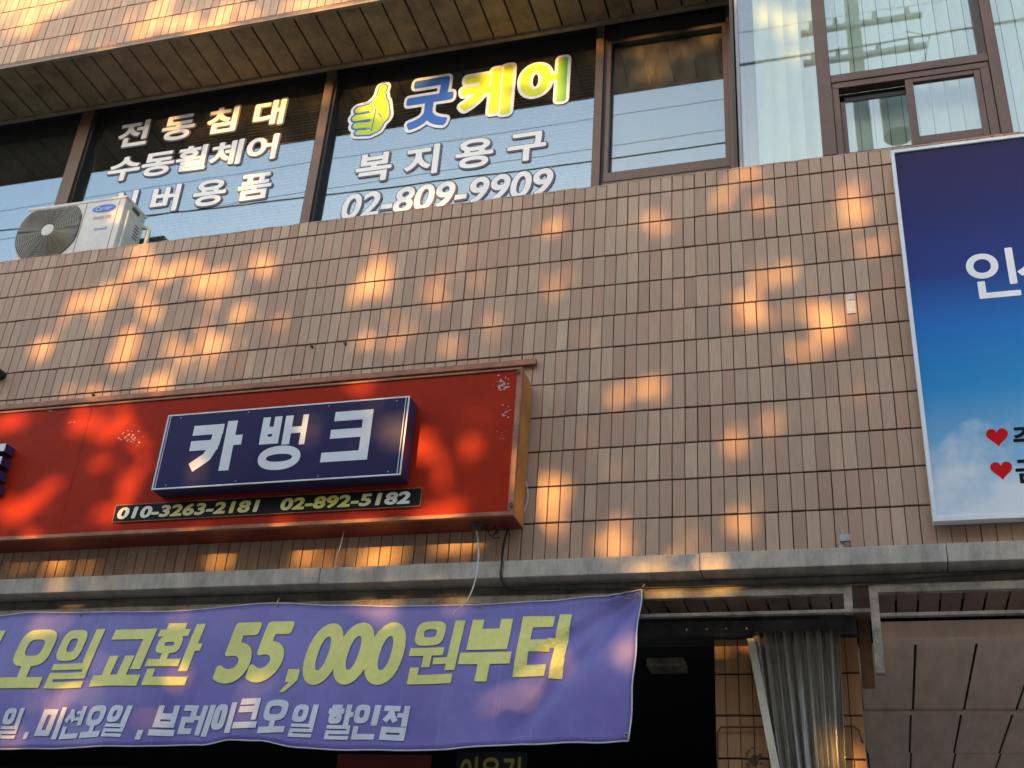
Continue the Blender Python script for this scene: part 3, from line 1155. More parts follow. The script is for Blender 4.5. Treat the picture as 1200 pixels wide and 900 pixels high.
# roller shutter housing over the dark shop
s = MB()
zh0, zh1 = at(850, 745, Y=.45).z, at(850, 727, Y=.45).z
s.box(XL, at(966, 735, Y=.42).x, .42, .62, zh0+.004, zh1-.01, bev=.004)
s.box(XL, at(1004, 735, Y=.45).x, .45, .66, zh0, zh1+.03, bev=.004)
s.box(at(815, 720, Y=.40).x, at(1000, 720, Y=.40).x, .40, .43, zh1+.012, zh1+.03, bev=.003)
s.build('shutter_housing', 'housing', BLD)
# beam over the porch
s = MB()
s.box(at(1026, 740, Y=.5).x, XR, .5, .62, ZCEIL-.01, at(1100, 727, Y=.5).z, bev=.004)
s.build('beam', 'ceiling_panel', BLD)
s = MB()
xq = at(1022, 760, Y=.55).x
s.box(PX1+.01, xq, .58, .70, at(1010, 802, Y=.6).z, ZSOF, bev=.004)
s.build('beam_end', 'edge_trim', BLD)
# porch ceiling: panels with dark joints
s = MB()
s.box(PX0+.13, XR, .625, 6.8, ZCEIL+.008, ZCEIL+.03, 1)
s.box(PX0+.3, XR, .64, .70, ZCEIL+.031, ZSOF+.014, 1)
yr = at(1100, 832, Z=ZCEIL).y
j0 = [at(1073, 752, Z=ZCEIL).x, at(1145, 752, Z=ZCEIL).x]
pitch = j0[1]-j0[0]
for (ya, yb, sh) in ((.625, yr, 0), (yr, 3.6, -.012), (3.6, 6.7, 0)):
    k = -4
    while True:
        a = j0[0]+pitch*k+sh
        c = a+pitch
        k += 1
        if a > XR:
            break
        a, c = max(a, PX0+.15), min(c, XR)
        if c-a < .03:
            continue
        s.box(a+.007, c-.007, ya+.006, yb-.006, ZCEIL+random.uniform(-.002, .001), ZCEIL+.006, 0, bev=.002)
s.build('porch_ceiling', ['ceiling_panel', 'black_gap'], BLD)
s = MB()
s.box(PX1+.02, XR, yr-.015, yr+.015, ZCEIL-.03, ZCEIL-.006, bev=.003)
s.build('ceiling_rail', 'ceiling_panel', BLD)
# pillar
s = MB()
s.box(PX0+.012, PX1-.012, .512, 1.15, 0.13, zh0-.001)
s.build('pillar', 'grout', BLD)
tf = MB()
rp = []
z = zh0-.002
zz = [z, at(850, 790, Y=.5).z]
while zz[-1] > .2:
    zz.append(zz[-1]-TH)
rp = [(max(c, .13), a) for a, c in zip(zz[:-1], zz[1:])]
TW_keep = TW
tile_field(tf, PX0, PX1, rp, .5, hue=.4)
# the pillar's side faces
for zz_ in rp:
    for yy in range(8):
        a, c = .515+yy*TW, .515+(yy+1)*TW
        tn = (random.random(), random.random(), 0, 1)
        tf.grid([(PX1-.001, a+.003, zz_[0]+.004), (PX1-.001, c-.003, zz_[0]+.004), (PX1-.001, c-.003, zz_[1]-.004), (PX1-.001, a+.003, zz_[1]-.004)], [(0, 1, 2, 3)], 0, tn)
        tf.grid([(PX0+.001, c-.003, zz_[0]+.004), (PX0+.001, a+.003, zz_[0]+.004), (PX0+.001, a+.003, zz_[1]-.004), (PX0+.001, c-.003, zz_[1]-.004)], [(0, 1, 2, 3)], 0, tn)
tf.build('tile_facing', 'orange_tile', BLD)
# ground-floor shell: dark shop on the left, porch on the right
s = MB()
s.box(XL, PX0+.02, 5.0, 5.1, .13, ZSOF)
s.box(XL, PX0+.02, .66, 5.0, ZSOF-.06, ZSOF-.02)
s.box(XL, XL+.15, .35, 5.0, .13, ZSOF)
s.box(PX0+.02, PX0+.14, 1.16, 5.0, .13, ZSOF-.07)
s.box(XL, PX0+.02, .45, 5.0, .131, .16)
s.build('shop_interior', 'interior_dark', BLD)
s = MB()
s.box(PX0+.15, XR, 6.8, 6.9, .13, ZCEIL)
s.build('porch_wall', 'render_wall', BLD)

# ================================================================== RED SIGNBOARD
YS = -0.25
zst, zsb = at(606, 431, Y=YS).z, at(600, 604, Y=YS).z
xsr = at(606, 520, Y=YS).x
xsl = -2.4
SIGN = thing('signboard', 'long red shop signboard with a navy name box and a black phone number strip', 'signboard', ((xsl+xsr)/2, -.12, zsb))
s = MB()
s.box(xsl, xsr, YS+.012, -.02, zsb+.004, zst-.004, 0, bev=.004)
s.build('cabinet', 'red_dark', SIGN)
s = MB()
s.box(xsr-.004, xsr+.003, YS+.02, -.022, zsb+.012, zst-.012, 0, bev=.002)
s.build('side_panel', 'sign_side', SIGN)
s = MB()
for a, c, d, e_ in ((xsl, xsr+.004, zst-.016, zst), (xsl, xsr+.004, zsb, zsb+.026), (xsr-.03, xsr+.005, zsb+.026, zst-.016)):
    s.box(a, c, YS-.006, YS+.03, d, e_, 0, bev=.004)
s.build('rim', 'sign_rim', SIGN)
s = MB()
xj = at(88, 550, Y=YS).x
for a, c in ((xsl+.005, xj-.001), (xj+.001, xsr-.031)):
    s.box(a, c, YS+.004, YS+.014, zsb+.027, zst-.017, 0, bev=.001)
s.build('face', 'red_face', SIGN)
for (px, py) in ((607, 436), (599, 592)):
    s = MB()
    c = at(px, py, Y=YS-.01)
    s.tube([(c.x, YS-.016, c.z), (c.x, YS-.004, c.z)], .013, 10)
    s.build('screw', 'rust', SIGN)
# flaked paint
s = MB()
for (cx, cy, rx, ry, n, sc) in ((588, 452, 10, 9, 34, 1.0), (593, 482, 4, 8, 14, .8), (588, 510, 4, 10, 6, .7), (152, 513, 12, 9, 34, 1), (60, 482, 8, 3, 7, 1), (85, 494, 5, 2, 4, .8)):
    for _ in range(n):
        c = at(cx+random.gauss(0, rx*.5), cy+random.gauss(0, ry*.5), Y=YS)
        r = random.uniform(.003, .012)*sc
        a0 = random.random()*6
        pts = [(c.x+r*random.uniform(.4, 1.2)*math.cos(a0+k*1.257), YS+.0035-random.random()*.0004, c.z+r*random.uniform(.3, .8)*math.sin(a0+k*1.257)) for k in range(5)]
        s.face(pts)
s.build('flaked_paint', 'peel_white', SIGN)
# name box
YN = YS-.13
cs = [at(196, 488, Y=YN), at(479, 462, Y=YN), at(472, 557, Y=YN), at(178, 575, Y=YN)]
nx0, nx1 = (cs[0].x+cs[3].x)/2, (cs[1].x+cs[2].x)/2
nz0, nz1 = (cs[2].z+cs[3].z)/2, (cs[0].z+cs[1].z)/2
s = MB()
ch_ = .03
pl = [(nx0+ch_, nz0), (nx1-ch_, nz0), (nx1, nz0+ch_*.6), (nx1, nz1-ch_*.6), (nx1-ch_, nz1), (nx0+ch_, nz1), (nx0, nz1-ch_*.6), (nx0, nz0+ch_*.6)]
s.box(nx0, nx1, YN+.004, YS+.002, nz0, nz1, 0, bev=.012)
nb = s.build('name_box', 'navy_side', SIGN)
s = MB()
s.box(nx0+.004, nx1-.004, YN, YN+.006, nz0+.004, nz1-.004, 0, bev=.002)
s.build('face', 'navy', nb)
s = MB()
lw_ = .009
for a, c, d, e_ in ((nx0+.002, nx1-.002, nz1-.012, nz1-.012+lw_), (nx0+.002, nx1-.002, nz0+.004, nz0+.004+lw_), (nx0+.002, nx0+.002+lw_, nz0+.013, nz1-.012), (nx1-.011, nx1-.002, nz0+.013, nz1-.012), (nx1-.028, nx1-.024, nz0+.013, nz1-.012), (nx0+.022, nx0+.026, nz0+.013, nz1-.012)):
    s.box(a, c, YN-.0025, YN+.002, d, e_, 0)
s.build('border_line', 'white_line', nb)
s = MB()
for ch, bx_ in (('카', (220, 496, 284, 551)), ('뱅', (301, 488, 359, 548)), ('크', (377, 482, 437, 540))):
    x0, y0, x1, y1 = bx_
    xm, ym = (x0+x1)/2, (y0+y1)/2
    X0, X1 = at(x0+3, ym, Y=YN).x, at(x1-2, ym, Y=YN).x
    Z_0, Z_1 = at(xm, y1, Y=YN).z, at(xm, y0, Y=YN).z
    vv, ff = union(glyph(ch, X0, Z_0, X1, Z_1, .070 if ch != '뱅' else .056, sq=2.2))
    s.grid([(x, YN-.002, z) for x, z in vv], ff)
s.build('lettering', 'white_vinyl', nb)
for u in (.06, .35, .68, .95):
    for zz in (nz0+.03, nz1-.03):
        s = MB()
        x = nx0+(nx1-nx0)*u
        s.tube([(x, YN-.004, zz), (x, YN+.002, zz)], .005, 8)
        s.build('screw', 'alu_grey', nb)
# phone strip
YP = YS-.002
px_ = [at(134, 603, Y=YP), at(494, 581, Y=YP)]
zp0 = (at(131, 614, Y=YP).z+at(493, 592, Y=YP).z)/2
zp1 = (at(136, 594, Y=YP).z+at(495, 570, Y=YP).z)/2
s = MB()
s.box(px_[0].x, px_[1].x, YP-.004, YS+.005, zp0, zp1, 0)
for a, c, d, e_ in ((px_[0].x, px_[1].x, zp1-.004, zp1+.001), (px_[0].x, px_[1].x, zp0-.001, zp0+.003), (px_[0].x-.001, px_[0].x+.003, zp0+.003, zp1-.004), (px_[1].x-.003, px_[1].x+.001, zp0+.003, zp1-.004)):
    s.box(a, c, YP-.0055, YS+.004, d, e_, 1)
strip = s.build('phone_strip', ['black_strip', 'sign_rim'], SIGN)
grad_mat('cream_yellow', 0, [(at(a, 595, Y=-.26).x, c) for a, c in ((130, (0.74, 0.72, 0.66)), (178, (0.74, 0.71, 0.60)), (205, (0.66, 0.60, 0.22)), (240, (0.70, 0.66, 0.36)), (270, (0.66, 0.62, 0.16)), (305, (0.72, 0.70, 0.44)), (335, (0.70, 0.64, 0.20)), (390, (0.66, 0.60, 0.10)), (425, (0.68, 0.64, 0.30)), (455, (0.74, 0.72, 0.62)), (485, (0.74, 0.72, 0.66)))])
for body, l, r in (('010-3263-2181', 139, 306), ('02-892-5182', 328, 481)):
    s = MB()
    hz = (zp1-zp0)*.16
    put_text(s, body, (at(l, 600, Y=YP).x, zp0+hz, at(r, 585, Y=YP).x, zp1-hz), YP-.0065, 0, .045, 1.05, .1)
    s.build('lettering', 'cream_yellow', strip)
# block letter at the left end of the visible face
s = MB()
X1 = at(15, 545, Y=YS-.07).x-.085
Z_0, Z_1 = at(8, 576, Y=YS-.08).z, at(8, 516, Y=YS-.08).z
hh = (Z_1-Z_0)
for k in range(4):
    za = Z_0+hh*k/4+.008
    zb_ = Z_0+hh*(k+1)/4-.03
    s.box(X1-.42+(0 if k == 0 else .05), X1+(.0 if k else .01), YS-.09, YS+.002, za, zb_, 0)
    s.box(X1-.42+(0 if k == 0 else .05)+.002, X1-.002, YS-.094, YS-.089, za+.002, zb_-.002, 1)
s.box(X1-.37, X1-.29, YS-.088, YS+.001, Z_0+hh/4+.03, Z_1-.035, 0)
s.box(X1-.368, X1-.292, YS-.0925, YS-.0885, Z_0+hh/4+.03, Z_1-.035, 1)
s.build('block_letter', ['navy_side', 'white_vinyl'], SIGN)
# flashing strip on the wall over the sign
s = MB()
s.box(xsl, xsr+.02, -.035, -.003, at(300, 452, Y=-.03).z-.02, at(300, 452, Y=-.03).z+.022, bev=.004)
tag(s.build('flashing_strip', 'sign_rim'), 'thin rusty metal strip along the wall just above the red signboard', 'flashing')
# lamp cup under the sign end
c = at(560, 612, Y=-.12)
s = MB()
s.tube([(c.x, -.12, zsb+.003), (c.x, -.12, zsb-.02), (c.x, -.12, zsb-.03)], .05, 14, r1=.03)
s.build('cable_gland', 'bronze_dark', SIGN)

# ================================================================== BANNER
YBN = -0.10
ZBT_, ZBB_ = Z0-2.81, Z0-3.66


def lean(z):
    v = min(1.1, max(0, (ZBT_-z)/(ZBT_-ZBB_)))
    return .055-.17*v


def atb(px, py):
    Y = YBN
    for _ in range(6):
        q = at(px, py, Y=Y)
        Y = YBN+lean(q.z)
    return q


top_px = [(-160, 735), (-80, 728), (0, 722), (35, 718), (100, 718), (200, 717), (318, 707), (400, 710), (470, 711), (560, 709), (640, 705), (700, 699), (752, 691)]
bot_px = [(-160, 880), (-80, 878), (0, 877), (120, 877), (233, 873), (267, 866), (300, 868), (350, 877), (400, 879), (513, 878), (620, 873), (700, 870), (743, 867)]
TOP = [(atb(a, c).x, atb(a, c).z) for a, c in top_px]
BOT = [(atb(a, c).x, atb(a, c).z) for a, c in bot_px]


def lerp(tab, x):
    if x <= tab[0][0]:
        return tab[0][1]
    for (a, va), (c, vc) in zip(tab[:-1], tab[1:]):
        if x <= c:
            u = (x-a)/(c-a)
            u = u*u*(3-2*u)
            return va+(vc-va)*u
    return tab[-1][1]


bxl, bxr = TOP[0][0], TOP[-1][0]
bzt, bzb = TOP[-1][1], BOT[-1][1]


def cloth_y(x, z):
    """hanging cloth: soft vertical folds, deeper towards the free bottom edge, pulled diagonally at the right corner"""
    v = min(1, max(0, (bzt-z)/(bzt-bzb)))
    y = .022*math.sin(x*5.1+.6)*v + .012*math.sin(x*11.3+z*4+1.7)*v + .003*math.sin(x*23+z*7)*v
    y += -.030*v*math.exp(-((x-lerp([(0, 2.2), (1, 2.2)], .5))/.28)**2)
    dx, dz = bxr-x, bzt-z
    for sgn, k, amp in ((0, .75, .045), (1, 1.3, .038), (2, .35, .020)):
        d = (dz-k*dx)/math.sqrt(1+k*k)
        y += amp*math.exp(-(d/.045)**2)*math.exp(-(dx/.55)**2)*min(1, (dx+dz)*4)
    y += .02*math.sin(v*math.pi)*-1
    q = math.exp(-((dz-.8*dx)/.16)**2)*math.exp(-(dx/.5)**2)
    y += q*(.005*math.sin((dx+dz*.6)*95+3*math.sin(dz*17))+.004*math.sin((dz-.9*dx)*120+2*math.sin(dx*23)))
    return YBN+lean(z)+y


BAN = thing('banner', 'purple cloth banner with yellow oil change price lettering hung under the ledge', 'banner', ((bxl+bxr)/2, YBN, bzb))
nx, nz = 170, 26
s = MB()
V, F = [], []
for i in range(nx+1):
    x = bxl+(bxr-bxl)*i/nx
    zt_, zb_ = lerp(TOP, x), lerp(BOT, x)
    for j in range(nz+1):
        v = j/nz
        z = zt_+(zb_-zt_)*v
        xx = x-(.03*v if i == nx else .03*v*max(0, 1-(bxr-x)/.6)) + .004*math.sin(v*17)*max(0, 1-(bxr-x)/.3)
        V.append((xx, cloth_y(xx, z), z))
for i in range(nx):
    for j in range(nz):
        a = i*(nz+1)+j
        F.append((a, a+1, a+nz+2, a+nz+1))
s.grid(V, F)
cl = s.build('cloth', 'banner_cloth', BAN, smooth=True)
sd = cl.modifiers.new('thickness', 'SOLIDIFY')
sd.thickness = .0016
sd.offset = -1
# hem cord along the edges
s = MB()
hem_t = [V[i*(nz+1)] for i in range(nx+1)]
hem_b = [V[i*(nz+1)+nz] for i in range(nx+1)]
hem_r = [V[nx*(nz+1)+j] for j in range(nz+1)]
for h_ in (hem_t, hem_b, hem_r):
    s.tube([(a, c-.002, d) for a, c, d in h_], .0042, 6)
s.build('hem', 'banner_hem', BAN, smooth=True)


for (xx, zz) in [(bxr-.025, bzt-.025), (bxr-.045, bzb+.03)]+[(at(px, 720, Y=YBN).x, lerp(TOP, at(px, 720, Y=YBN).x)-.02) for px in (318, 560, 90)]:
    s = MB()
    yy = cloth_y(xx, zz)-.003
    pts = [(xx+.011*math.cos(2*math.pi*k/14), yy, zz+.011*math.sin(2*math.pi*k/14)) for k in range(15)]
    s.tube(pts, .0035, 6)
    s.build('eyelet', 'galv', BAN, smooth=True)
for (a, c) in (((bxr-.025, cloth_y(bxr-.025, bzt-.025)-.004, bzt-.025), (bxr+.01, .0, bzt+.05)), ((at(318, 720, Y=YBN).x, YBN+.05, lerp(TOP, at(318, 720, Y=YBN).x)-.02), (at(318, 700, Y=YBN).x+.01, -.025, lerp(TOP, at(318, 720, Y=YBN).x)+.04))):
    s = MB()
    s.tube([a, ((a[0]+c[0])/2+.004, (a[1]+c[1])/2-.01, (a[2]+c[2])/2), c], .004, 6)
    s.build('tie_cord', 'cable_white', BAN, smooth=True)


def on_cloth(polys, name, mname, V_F=None):
    bm = bmesh.new()
    if V_F is None:
        vv, ff = union(polys)
    else:
        vv, ff = V_F
    vs = [bm.verts.new((x, 0, z)) for x, z in vv]
    for f_ in ff:
        try:
            bm.faces.new([vs[k] for k in f_])
        except ValueError:
            pass
    xs_ = [v.co.x for v in bm.verts]
    zs_ = [v.co.z for v in bm.verts]
    x = min(xs_)+.03
    while x < max(xs_):
        bmesh.ops.bisect_plane(bm, geom=bm.verts[:]+bm.edges[:]+bm.faces[:], plane_co=(x, 0, 0), plane_no=(1, 0, 0))
        x += .025
    z = min(zs_)+.03
    while z < max(zs_):
        bmesh.ops.bisect_plane(bm, geom=bm.verts[:]+bm.edges[:]+bm.faces[:], plane_co=(0, 0, z), plane_no=(0, 0, 1))
        z += .025
    for v in bm.verts:
        v.co.y = cloth_y(v.co.x, v.co.z)-.0055
    bmesh.ops.recalc_face_normals(bm, faces=bm.faces[:])
    mb = MB()
    mb.bm(bm)
    return mb.build(name, mname, BAN)


def pbox(x0, y0, x1, y1, Y):
    xm, ym = (x0+x1)/2, (y0+y1)/2
    if Y is None:
        return atb(x0, ym).x, atb(xm, y1).z, atb(x1, ym).x, atb(xm, y0).z
    return at(x0, ym, Y=Y).x, at(xm, y1, Y=Y).z, at(x1, ym, Y=Y).x, at(xm, y0, Y=Y).z


row1 = [('오', 12, 739, 60, 807), ('일', 63, 739, 110, 807), ('교', 120, 739, 176, 806), ('환', 178, 733, 232, 805), ('원', 479, 729, 537, 802), ('부', 540, 727, 600, 800), ('터', 606, 721, 663, 797), ('진', -60, 741, -9, 808)]
for ch, *bb in row1:
    X0, Z_0, X1, Z_1 = pbox(*bb, None)
    on_cloth(glyph(ch, X0, Z_0, X1, Z_1, .070 if ch not in '환원진' else .060, sq=3.4, shear=.05), 'lettering', 'banner_yellow')
for body, bb, sp in (('55', (259, 730, 338, 801), .95), ('000', (361, 731, 474, 804), .92)):
    X0, Z_0, X1, Z_1 = pbox(*bb, None)
    Vv, Fv = thicken(*font_polys(body, 0, sp, .10), .042)
    on_cloth(None, 'lettering', 'banner_yellow', (fit(Vv, (X0, Z_0, X1, Z_1)), Fv))
X0, Z_0, X1, Z_1 = pbox(334, 786, 351, 813, None)
on_cloth([[(X0, Z_0), (X0+.03, Z_0), (X1, Z_1-.07), (X1, Z_1), (X0+.02, Z_1), (X0+.02, Z_1-.08), (X0+.045, Z_1-.08)]], 'lettering', 'banner_yellow')
row2 = [('일', 0, 830, 22, 865), ('미', 45, 829, 71, 866), ('션', 73, 829, 98, 866), ('오', 101, 829, 128, 866), ('일', 130, 829, 153, 866),
        ('브', 181, 828, 209, 863), ('레', 213, 826, 246, 863), ('이', 248, 823, 272, 858), ('크', 275, 819, 305, 853), ('오', 307, 822, 340, 860), ('일', 343, 827, 370, 865),
        ('할', 383, 827, 412, 867), ('인', 414, 827, 442, 867), ('점', 446, 827, 475, 867)]
for ch, *bb in row2:
    X0, Z_0, X1, Z_1 = pbox(*bb, None)
    on_cloth(glyph(ch, X0, Z_0, X1, Z_1, .036, sq=3.2, shear=.05), 'lettering', 'banner_white')
for (x0, y0, x1, y1) in ((27, 858, 32, 866), (163, 857, 169, 868)):
    X0, Z_0, X1, Z_1 = pbox(x0, y0, x1, y1, None)
    on_cloth([[(X0, Z_0), (X1, Z_0), (X1+.004, Z_1), (X0+.004, Z_1)]], 'lettering', 'banner_white')

# ================================================================== BLUE SIGNBOARD
YQ = -0.10
qx0 = (at(1044, 178, Y=YQ).x+at(1093, 611, Y=YQ).x)/2
qz1, qz0 = at(1100, 169, Y=YQ).z, at(1140, 609, Y=YQ).z
qx1 = qx0+3.6
BS = thing('signboard', 'tall blue sky print signboard with white frame and red hearts at the right edge', 'signboard', ((qx0+qx1)/2, YQ, qz0))
s = MB()
fr = .022
for a, c, d, e_ in ((qx0, qx1, qz1-fr, qz1), (qx0, qx1, qz0, qz0+fr*1.3), (qx0, qx0+fr, qz0+fr*1.3, qz1-fr), (qx1-fr, qx1, qz0+fr*1.3, qz1-fr)):
    s.box(a, c, YQ, -.04, d, e_, 0, bev=.003)
s.build('frame', 'alu_white', BS)
s = MB()
s.box(qx0+.005, qx1-.005, YQ+.03, -.016, qz0+.006, qz1-.006, 0)
s.build('back_tray', 'alu_grey', BS)
H_ = qz1-qz0
m, t, p, c = grad_mat('sky_print', 2, [(0.0, (0.50, 0.62, 0.74)), (H_*.10, (0.30, 0.52, 0.70)), (H_*.32, (0.016, 0.26, 0.58)), (H_*.48, (0.008, 0.16, 0.50)), (H_*.62, (0.012, 0.04, 0.23)), (H_*.80, (0.018, 0.022, 0.13)), (H_, (0.022, 0.018, 0.075))], 0.3)
p.inputs['Specular IOR Level'].default_value = 0.12
# printed clouds in the lower part, faint wisps higher up
tc = N(t, 'ShaderNodeTexCoord')
sep = N(t, 'ShaderNodeSeparateXYZ')
t.links.new(tc.outputs['Object'], sep.inputs[0])
n1 = noise(t, 2.3, 6, 0.55)
mr = N(t, 'ShaderNodeMapRange')
t.links.new(sep.outputs[2], mr.inputs[0])
mr.inputs[1].default_value = H_*.02
mr.inputs[2].default_value = H_*.36
mr.inputs[3].default_value = 0.23
mr.inputs[4].default_value = -0.22
ad = N(t, 'ShaderNodeMath', operation='ADD')
t.links.new(n1, ad.inputs[0])
t.links.new(mr.outputs[0], ad.inputs[1])
cf = ramp(t, ad.outputs[0], [(0.50, (0, 0, 0)), (0.68, (0.95, 0.95, 0.95))])
c2 = mixc(t, cf, c, (0.72, 0.76, 0.80))
t.links.new(c2, p.inputs['Base Color'])
s = MB()
s.box(qx0+fr-.002, qx1-fr+.002, YQ+.012, YQ+.028, qz0+fr*1.3-.002, qz1-fr+.002, 0)
s.build('print', 'sky_print', BS, origin=(qx0, YQ, qz0))
YQT = YQ+.010
s = MB()
bx_ = pbox(1133, 292, 1193, 349, YQT)
put_text(s, '인', bx_, YQT, 0, .018)
bx2 = pbox(1179, 287, 1243, 347, YQT)
put_text(s, '생', (bx2[0]+.06, bx2[1], bx2[2]+.06, bx2[3]), YQT, 0, .018)
s.build('lettering', 'window_white', BS)
s = MB()
b1 = pbox(1187, 500, 1218, 527, YQT)
put_text(s, '주', b1, YQT, 0, .03)
b1 = pbox(1190, 538, 1221, 566, YQT)
put_text(s, '금', b1, YQT, 0, .03)
s.build('lettering', 'text_black', BS)
for (x0, y0, x1, y1) in ((1156, 502, 1182, 524), (1161, 541, 1187, 563)):
    X0, Z_0, X1, Z_1 = pbox(x0, y0, x1, y1, YQT)
    cx, cz, hw, hh = (X0+X1)/2, (Z_0+Z_1)/2, (X1-X0)/2, (Z_1-Z_0)/2
    pts = []
    for k in range(48):
        a = 2*math.pi*k/48
        pts.append((cx+hw*math.sin(a)**3, cz+hh*(13*math.cos(a)-5*math.cos(2*a)-2*math.cos(3*a)-math.cos(4*a)+2.5)/14.6))
    vv, ff = union([pts])
    s = MB()
    s.grid([(x, YQT, z) for x, z in vv], ff)
    s.build('heart', 'heart_red', BS)

# ================================================================== AIR CONDITIONER
YA, YAB = .30, .60
ax0 = (at(37, 242, Y=YA).x+at(14, 302, Y=YA).x)/2
ax1 = (at(148, 228, Y=YA).x+at(135, 285, Y=YA).x)/2
az1 = at(147, 229, Y=YA).z
az0 = ZT+.06
AC = thing('air_conditioner', 'white outdoor air conditioner unit standing on the ledge before the lettered window', 'air conditioner', ((ax0+ax1)/2, (YA+YAB)/2, ZT-.06))
s = MB()
s.box(ax0, ax1, YA, YAB, az0, az1-.012, 0, bev=.018)
body = s.build('casing', 'ac_white', AC)
s = MB()
s.box(ax0-.006, ax1+.006, YA-.006, YAB+.006, az1-.03, az1, 0, bev=.01)
s.build('top_cover', 'ac_white', AC)
fc = at(57, 271, Y=YA)
fr_ = at(57, 271, Y=YA).x-at(20, 275, Y=YA).x
cut = at(92, 270, Y=YA).x
s = MB()
pts = []
n_ = 64
for k in range(n_):
    a = 2*math.pi*k/n_
    pts.append((min(cut, fc.x+fr_*math.cos(a)), max(az0+.01, min(az1-.035, fc.z+fr_*1.02*math.sin(a)))))
vv, ff = union([pts])
s.grid([(x, YA-.0015, z) for x, z in vv], ff)
gr = s.build('fan_grille', 'ac_dark', AC)
s = MB()
nr = 17
for k in range(nr):
    r = .055+(fr_-.055)*(k+.5)/nr
    seg_ = []
    for j in range(73):
        a = 2*math.pi*j/72
        x, z = fc.x+r*math.cos(a), fc.z+r*1.02*math.sin(a)
        ok = x < cut-.004 and az0+.012 < z < az1-.04
        if ok:
            seg_.append((x, YA-.012, z))
        if (not ok or j == 72) and len(seg_) > 1:
            s.tube(seg_, .0036, 5)
            seg_ = []
        elif not ok:
            seg_ = []
for j in range(20):
    a = 2*math.pi*j/20+.1
    q0 = (fc.x+.05*math.cos(a), YA-.009, fc.z+.05*math.sin(a))
    rr_ = fr_
    x, z = fc.x+rr_*math.cos(a), fc.z+rr_*1.02*math.sin(a)
    while (x > cut-.004 or not az0+.012 < z < az1-.04) and rr_ > .06:
        rr_ -= .01
        x, z = fc.x+rr_*math.cos(a), fc.z+rr_*1.02*math.sin(a)
    s.tube([q0, (x, YA-.009, z)], .003, 5)
s.build('wire_ring', 'ac_wire', gr, smooth=True)
s = MB()
s.tube([(fc.x, YA-.004, fc.z), (fc.x, YA-.018, fc.z), (fc.x, YA-.022, fc.z)], .062, 24, r1=.056)
s.build('hub', 'ac_white', gr, smooth=False)
s = MB()
s.box(cut+.008, cut+.014, YA-.003, YA+.01, az0+.02, az1-.03)
s.box(ax1-.06, ax1-.055, YA-.0025, YA+.01, az0+.02, az1-.03)
s.build('panel_seam', 'ac_seam', AC)
# badge, lettering
c = at(122, 244, Y=YA-.004)
s = MB()
ea, eb = .115, .040
vv, ff = union([[(c.x+ea*math.cos(2*math.pi*k/40), c.z+eb*math.sin(2*math.pi*k/40)) for k in range(40)]])
s.grid([(x, YA-.003, z) for x, z in vv], ff, 0)
put_text(s, 'Carrier', (c.x-.08, c.z-.02, c.x+.08, c.z+.024), YA-.0045, 1, .0, 1, .25)
s.build('badge', ['ac_logo', 'white_vinyl'], AC)
s = MB()
c = at(120, 254.5, Y=YA-.004)
put_text(s, 'INVERTER', (c.x-.088, c.z-.015, c.x+.088, c.z+.016), YA-.003, 0, .0, 1, 0)
s.build('lettering', 'ac_red', AC)
s = MB()
c = at(117, 268, Y=YA-.004)
put_text(s, 'Xpower', (c.x-.07, c.z-.02, c.x+.075, c.z+.02), YA-.003, 0, .0, 1, .4)
s.build('lettering', 'ac_logo', AC)
# side: service cover, vent slots, valve cover and pipe
s = MB()
s.box(ax1-.002, ax1+.022, YA+.05, YAB-.03, az0+.02, az1-.12, 0, bev=.01)
s.build('service_cover', 'ac_white', AC)
s = MB()
s.box(ax1+.004, ax1+.009, YA+.10, YA+.20, az1-.075, az1-.045)
for k in range(5):
    s.box(ax1+.0205, ax1+.0245, YA+.16, YA+.22, az1-.2-k*.03, az1-.19-k*.03)
s.build('handle_slot', 'ac_dark', AC)
s = MB()
c = at(173, 276, Y=YAB-.02)
s.tube([(c.x, YAB-.02, ZT-.06), (c.x, YAB-.02, c.z+.05), (c.x-.02, YAB-.03, c.z+.075), (ax1-.02, YAB-.04, c.z+.08)], .020, 10)
s.build('pipe', 'pvc_white', AC, smooth=True)
for xx in (ax0+.12, ax1-.2):
    s = MB()
    s.box(xx, xx+.07, YA+.02, YAB-.02, ZT-.06, az0+.004, 0, bev=.006)
    s.build('foot', 'galv', AC)

# ================================================================== PLASTIC CURTAIN, HOOP, SMALL THINGS
YC = .40
CU = thing('plastic_curtain', 'crumpled grey clear plastic door curtain hanging in front of the orange tiled pillar', 'curtain', (at(935, 850, Y=YC).x, YC, .3))
tx_ = (at(882, 748, Y=YC).x, at(986, 748, Y=YC).x)
bx_ = (at(905, 900, Y=YC).x, at(992, 900, Y=YC).x)
zt_ = zh0+.003
zmid = at(905, 900, Y=YC).z
zlow = .45
s = MB()
nu, nv = 150, 40
V, F = [], []
ph = [random.uniform(0, 6) for _ in range(6)]
for i in range(nu+1):
    u = i/nu
    for j in range(nv+1):
        v = j/nv
        z = zt_+(zlow-zt_)*v
        k = (zt_-z)/(zt_-zmid)
        kk = min(k, 1.6)
        x0_ = tx_[0]+(bx_[0]-tx_[0])*kk
        x1_ = tx_[1]+(bx_[1]-tx_[1])*kk
        uu = u+.012*math.sin(u*37+ph[0]+v*3)
        x = x0_+(x1_-x0_)*uu
        fold = .036*math.sin(u*2*math.pi*8.5+ph[1]+1.6*math.sin(v*2.2+u*4)) + .010*math.sin(u*2*math.pi*17+ph[2]+v*2) + .004*math.sin(u*90+v*9)
        y = YC+fold*(.45+.6*min(1, k))+.012*math.sin(v*9+u*5)*.4
        V.append((x, y, z))
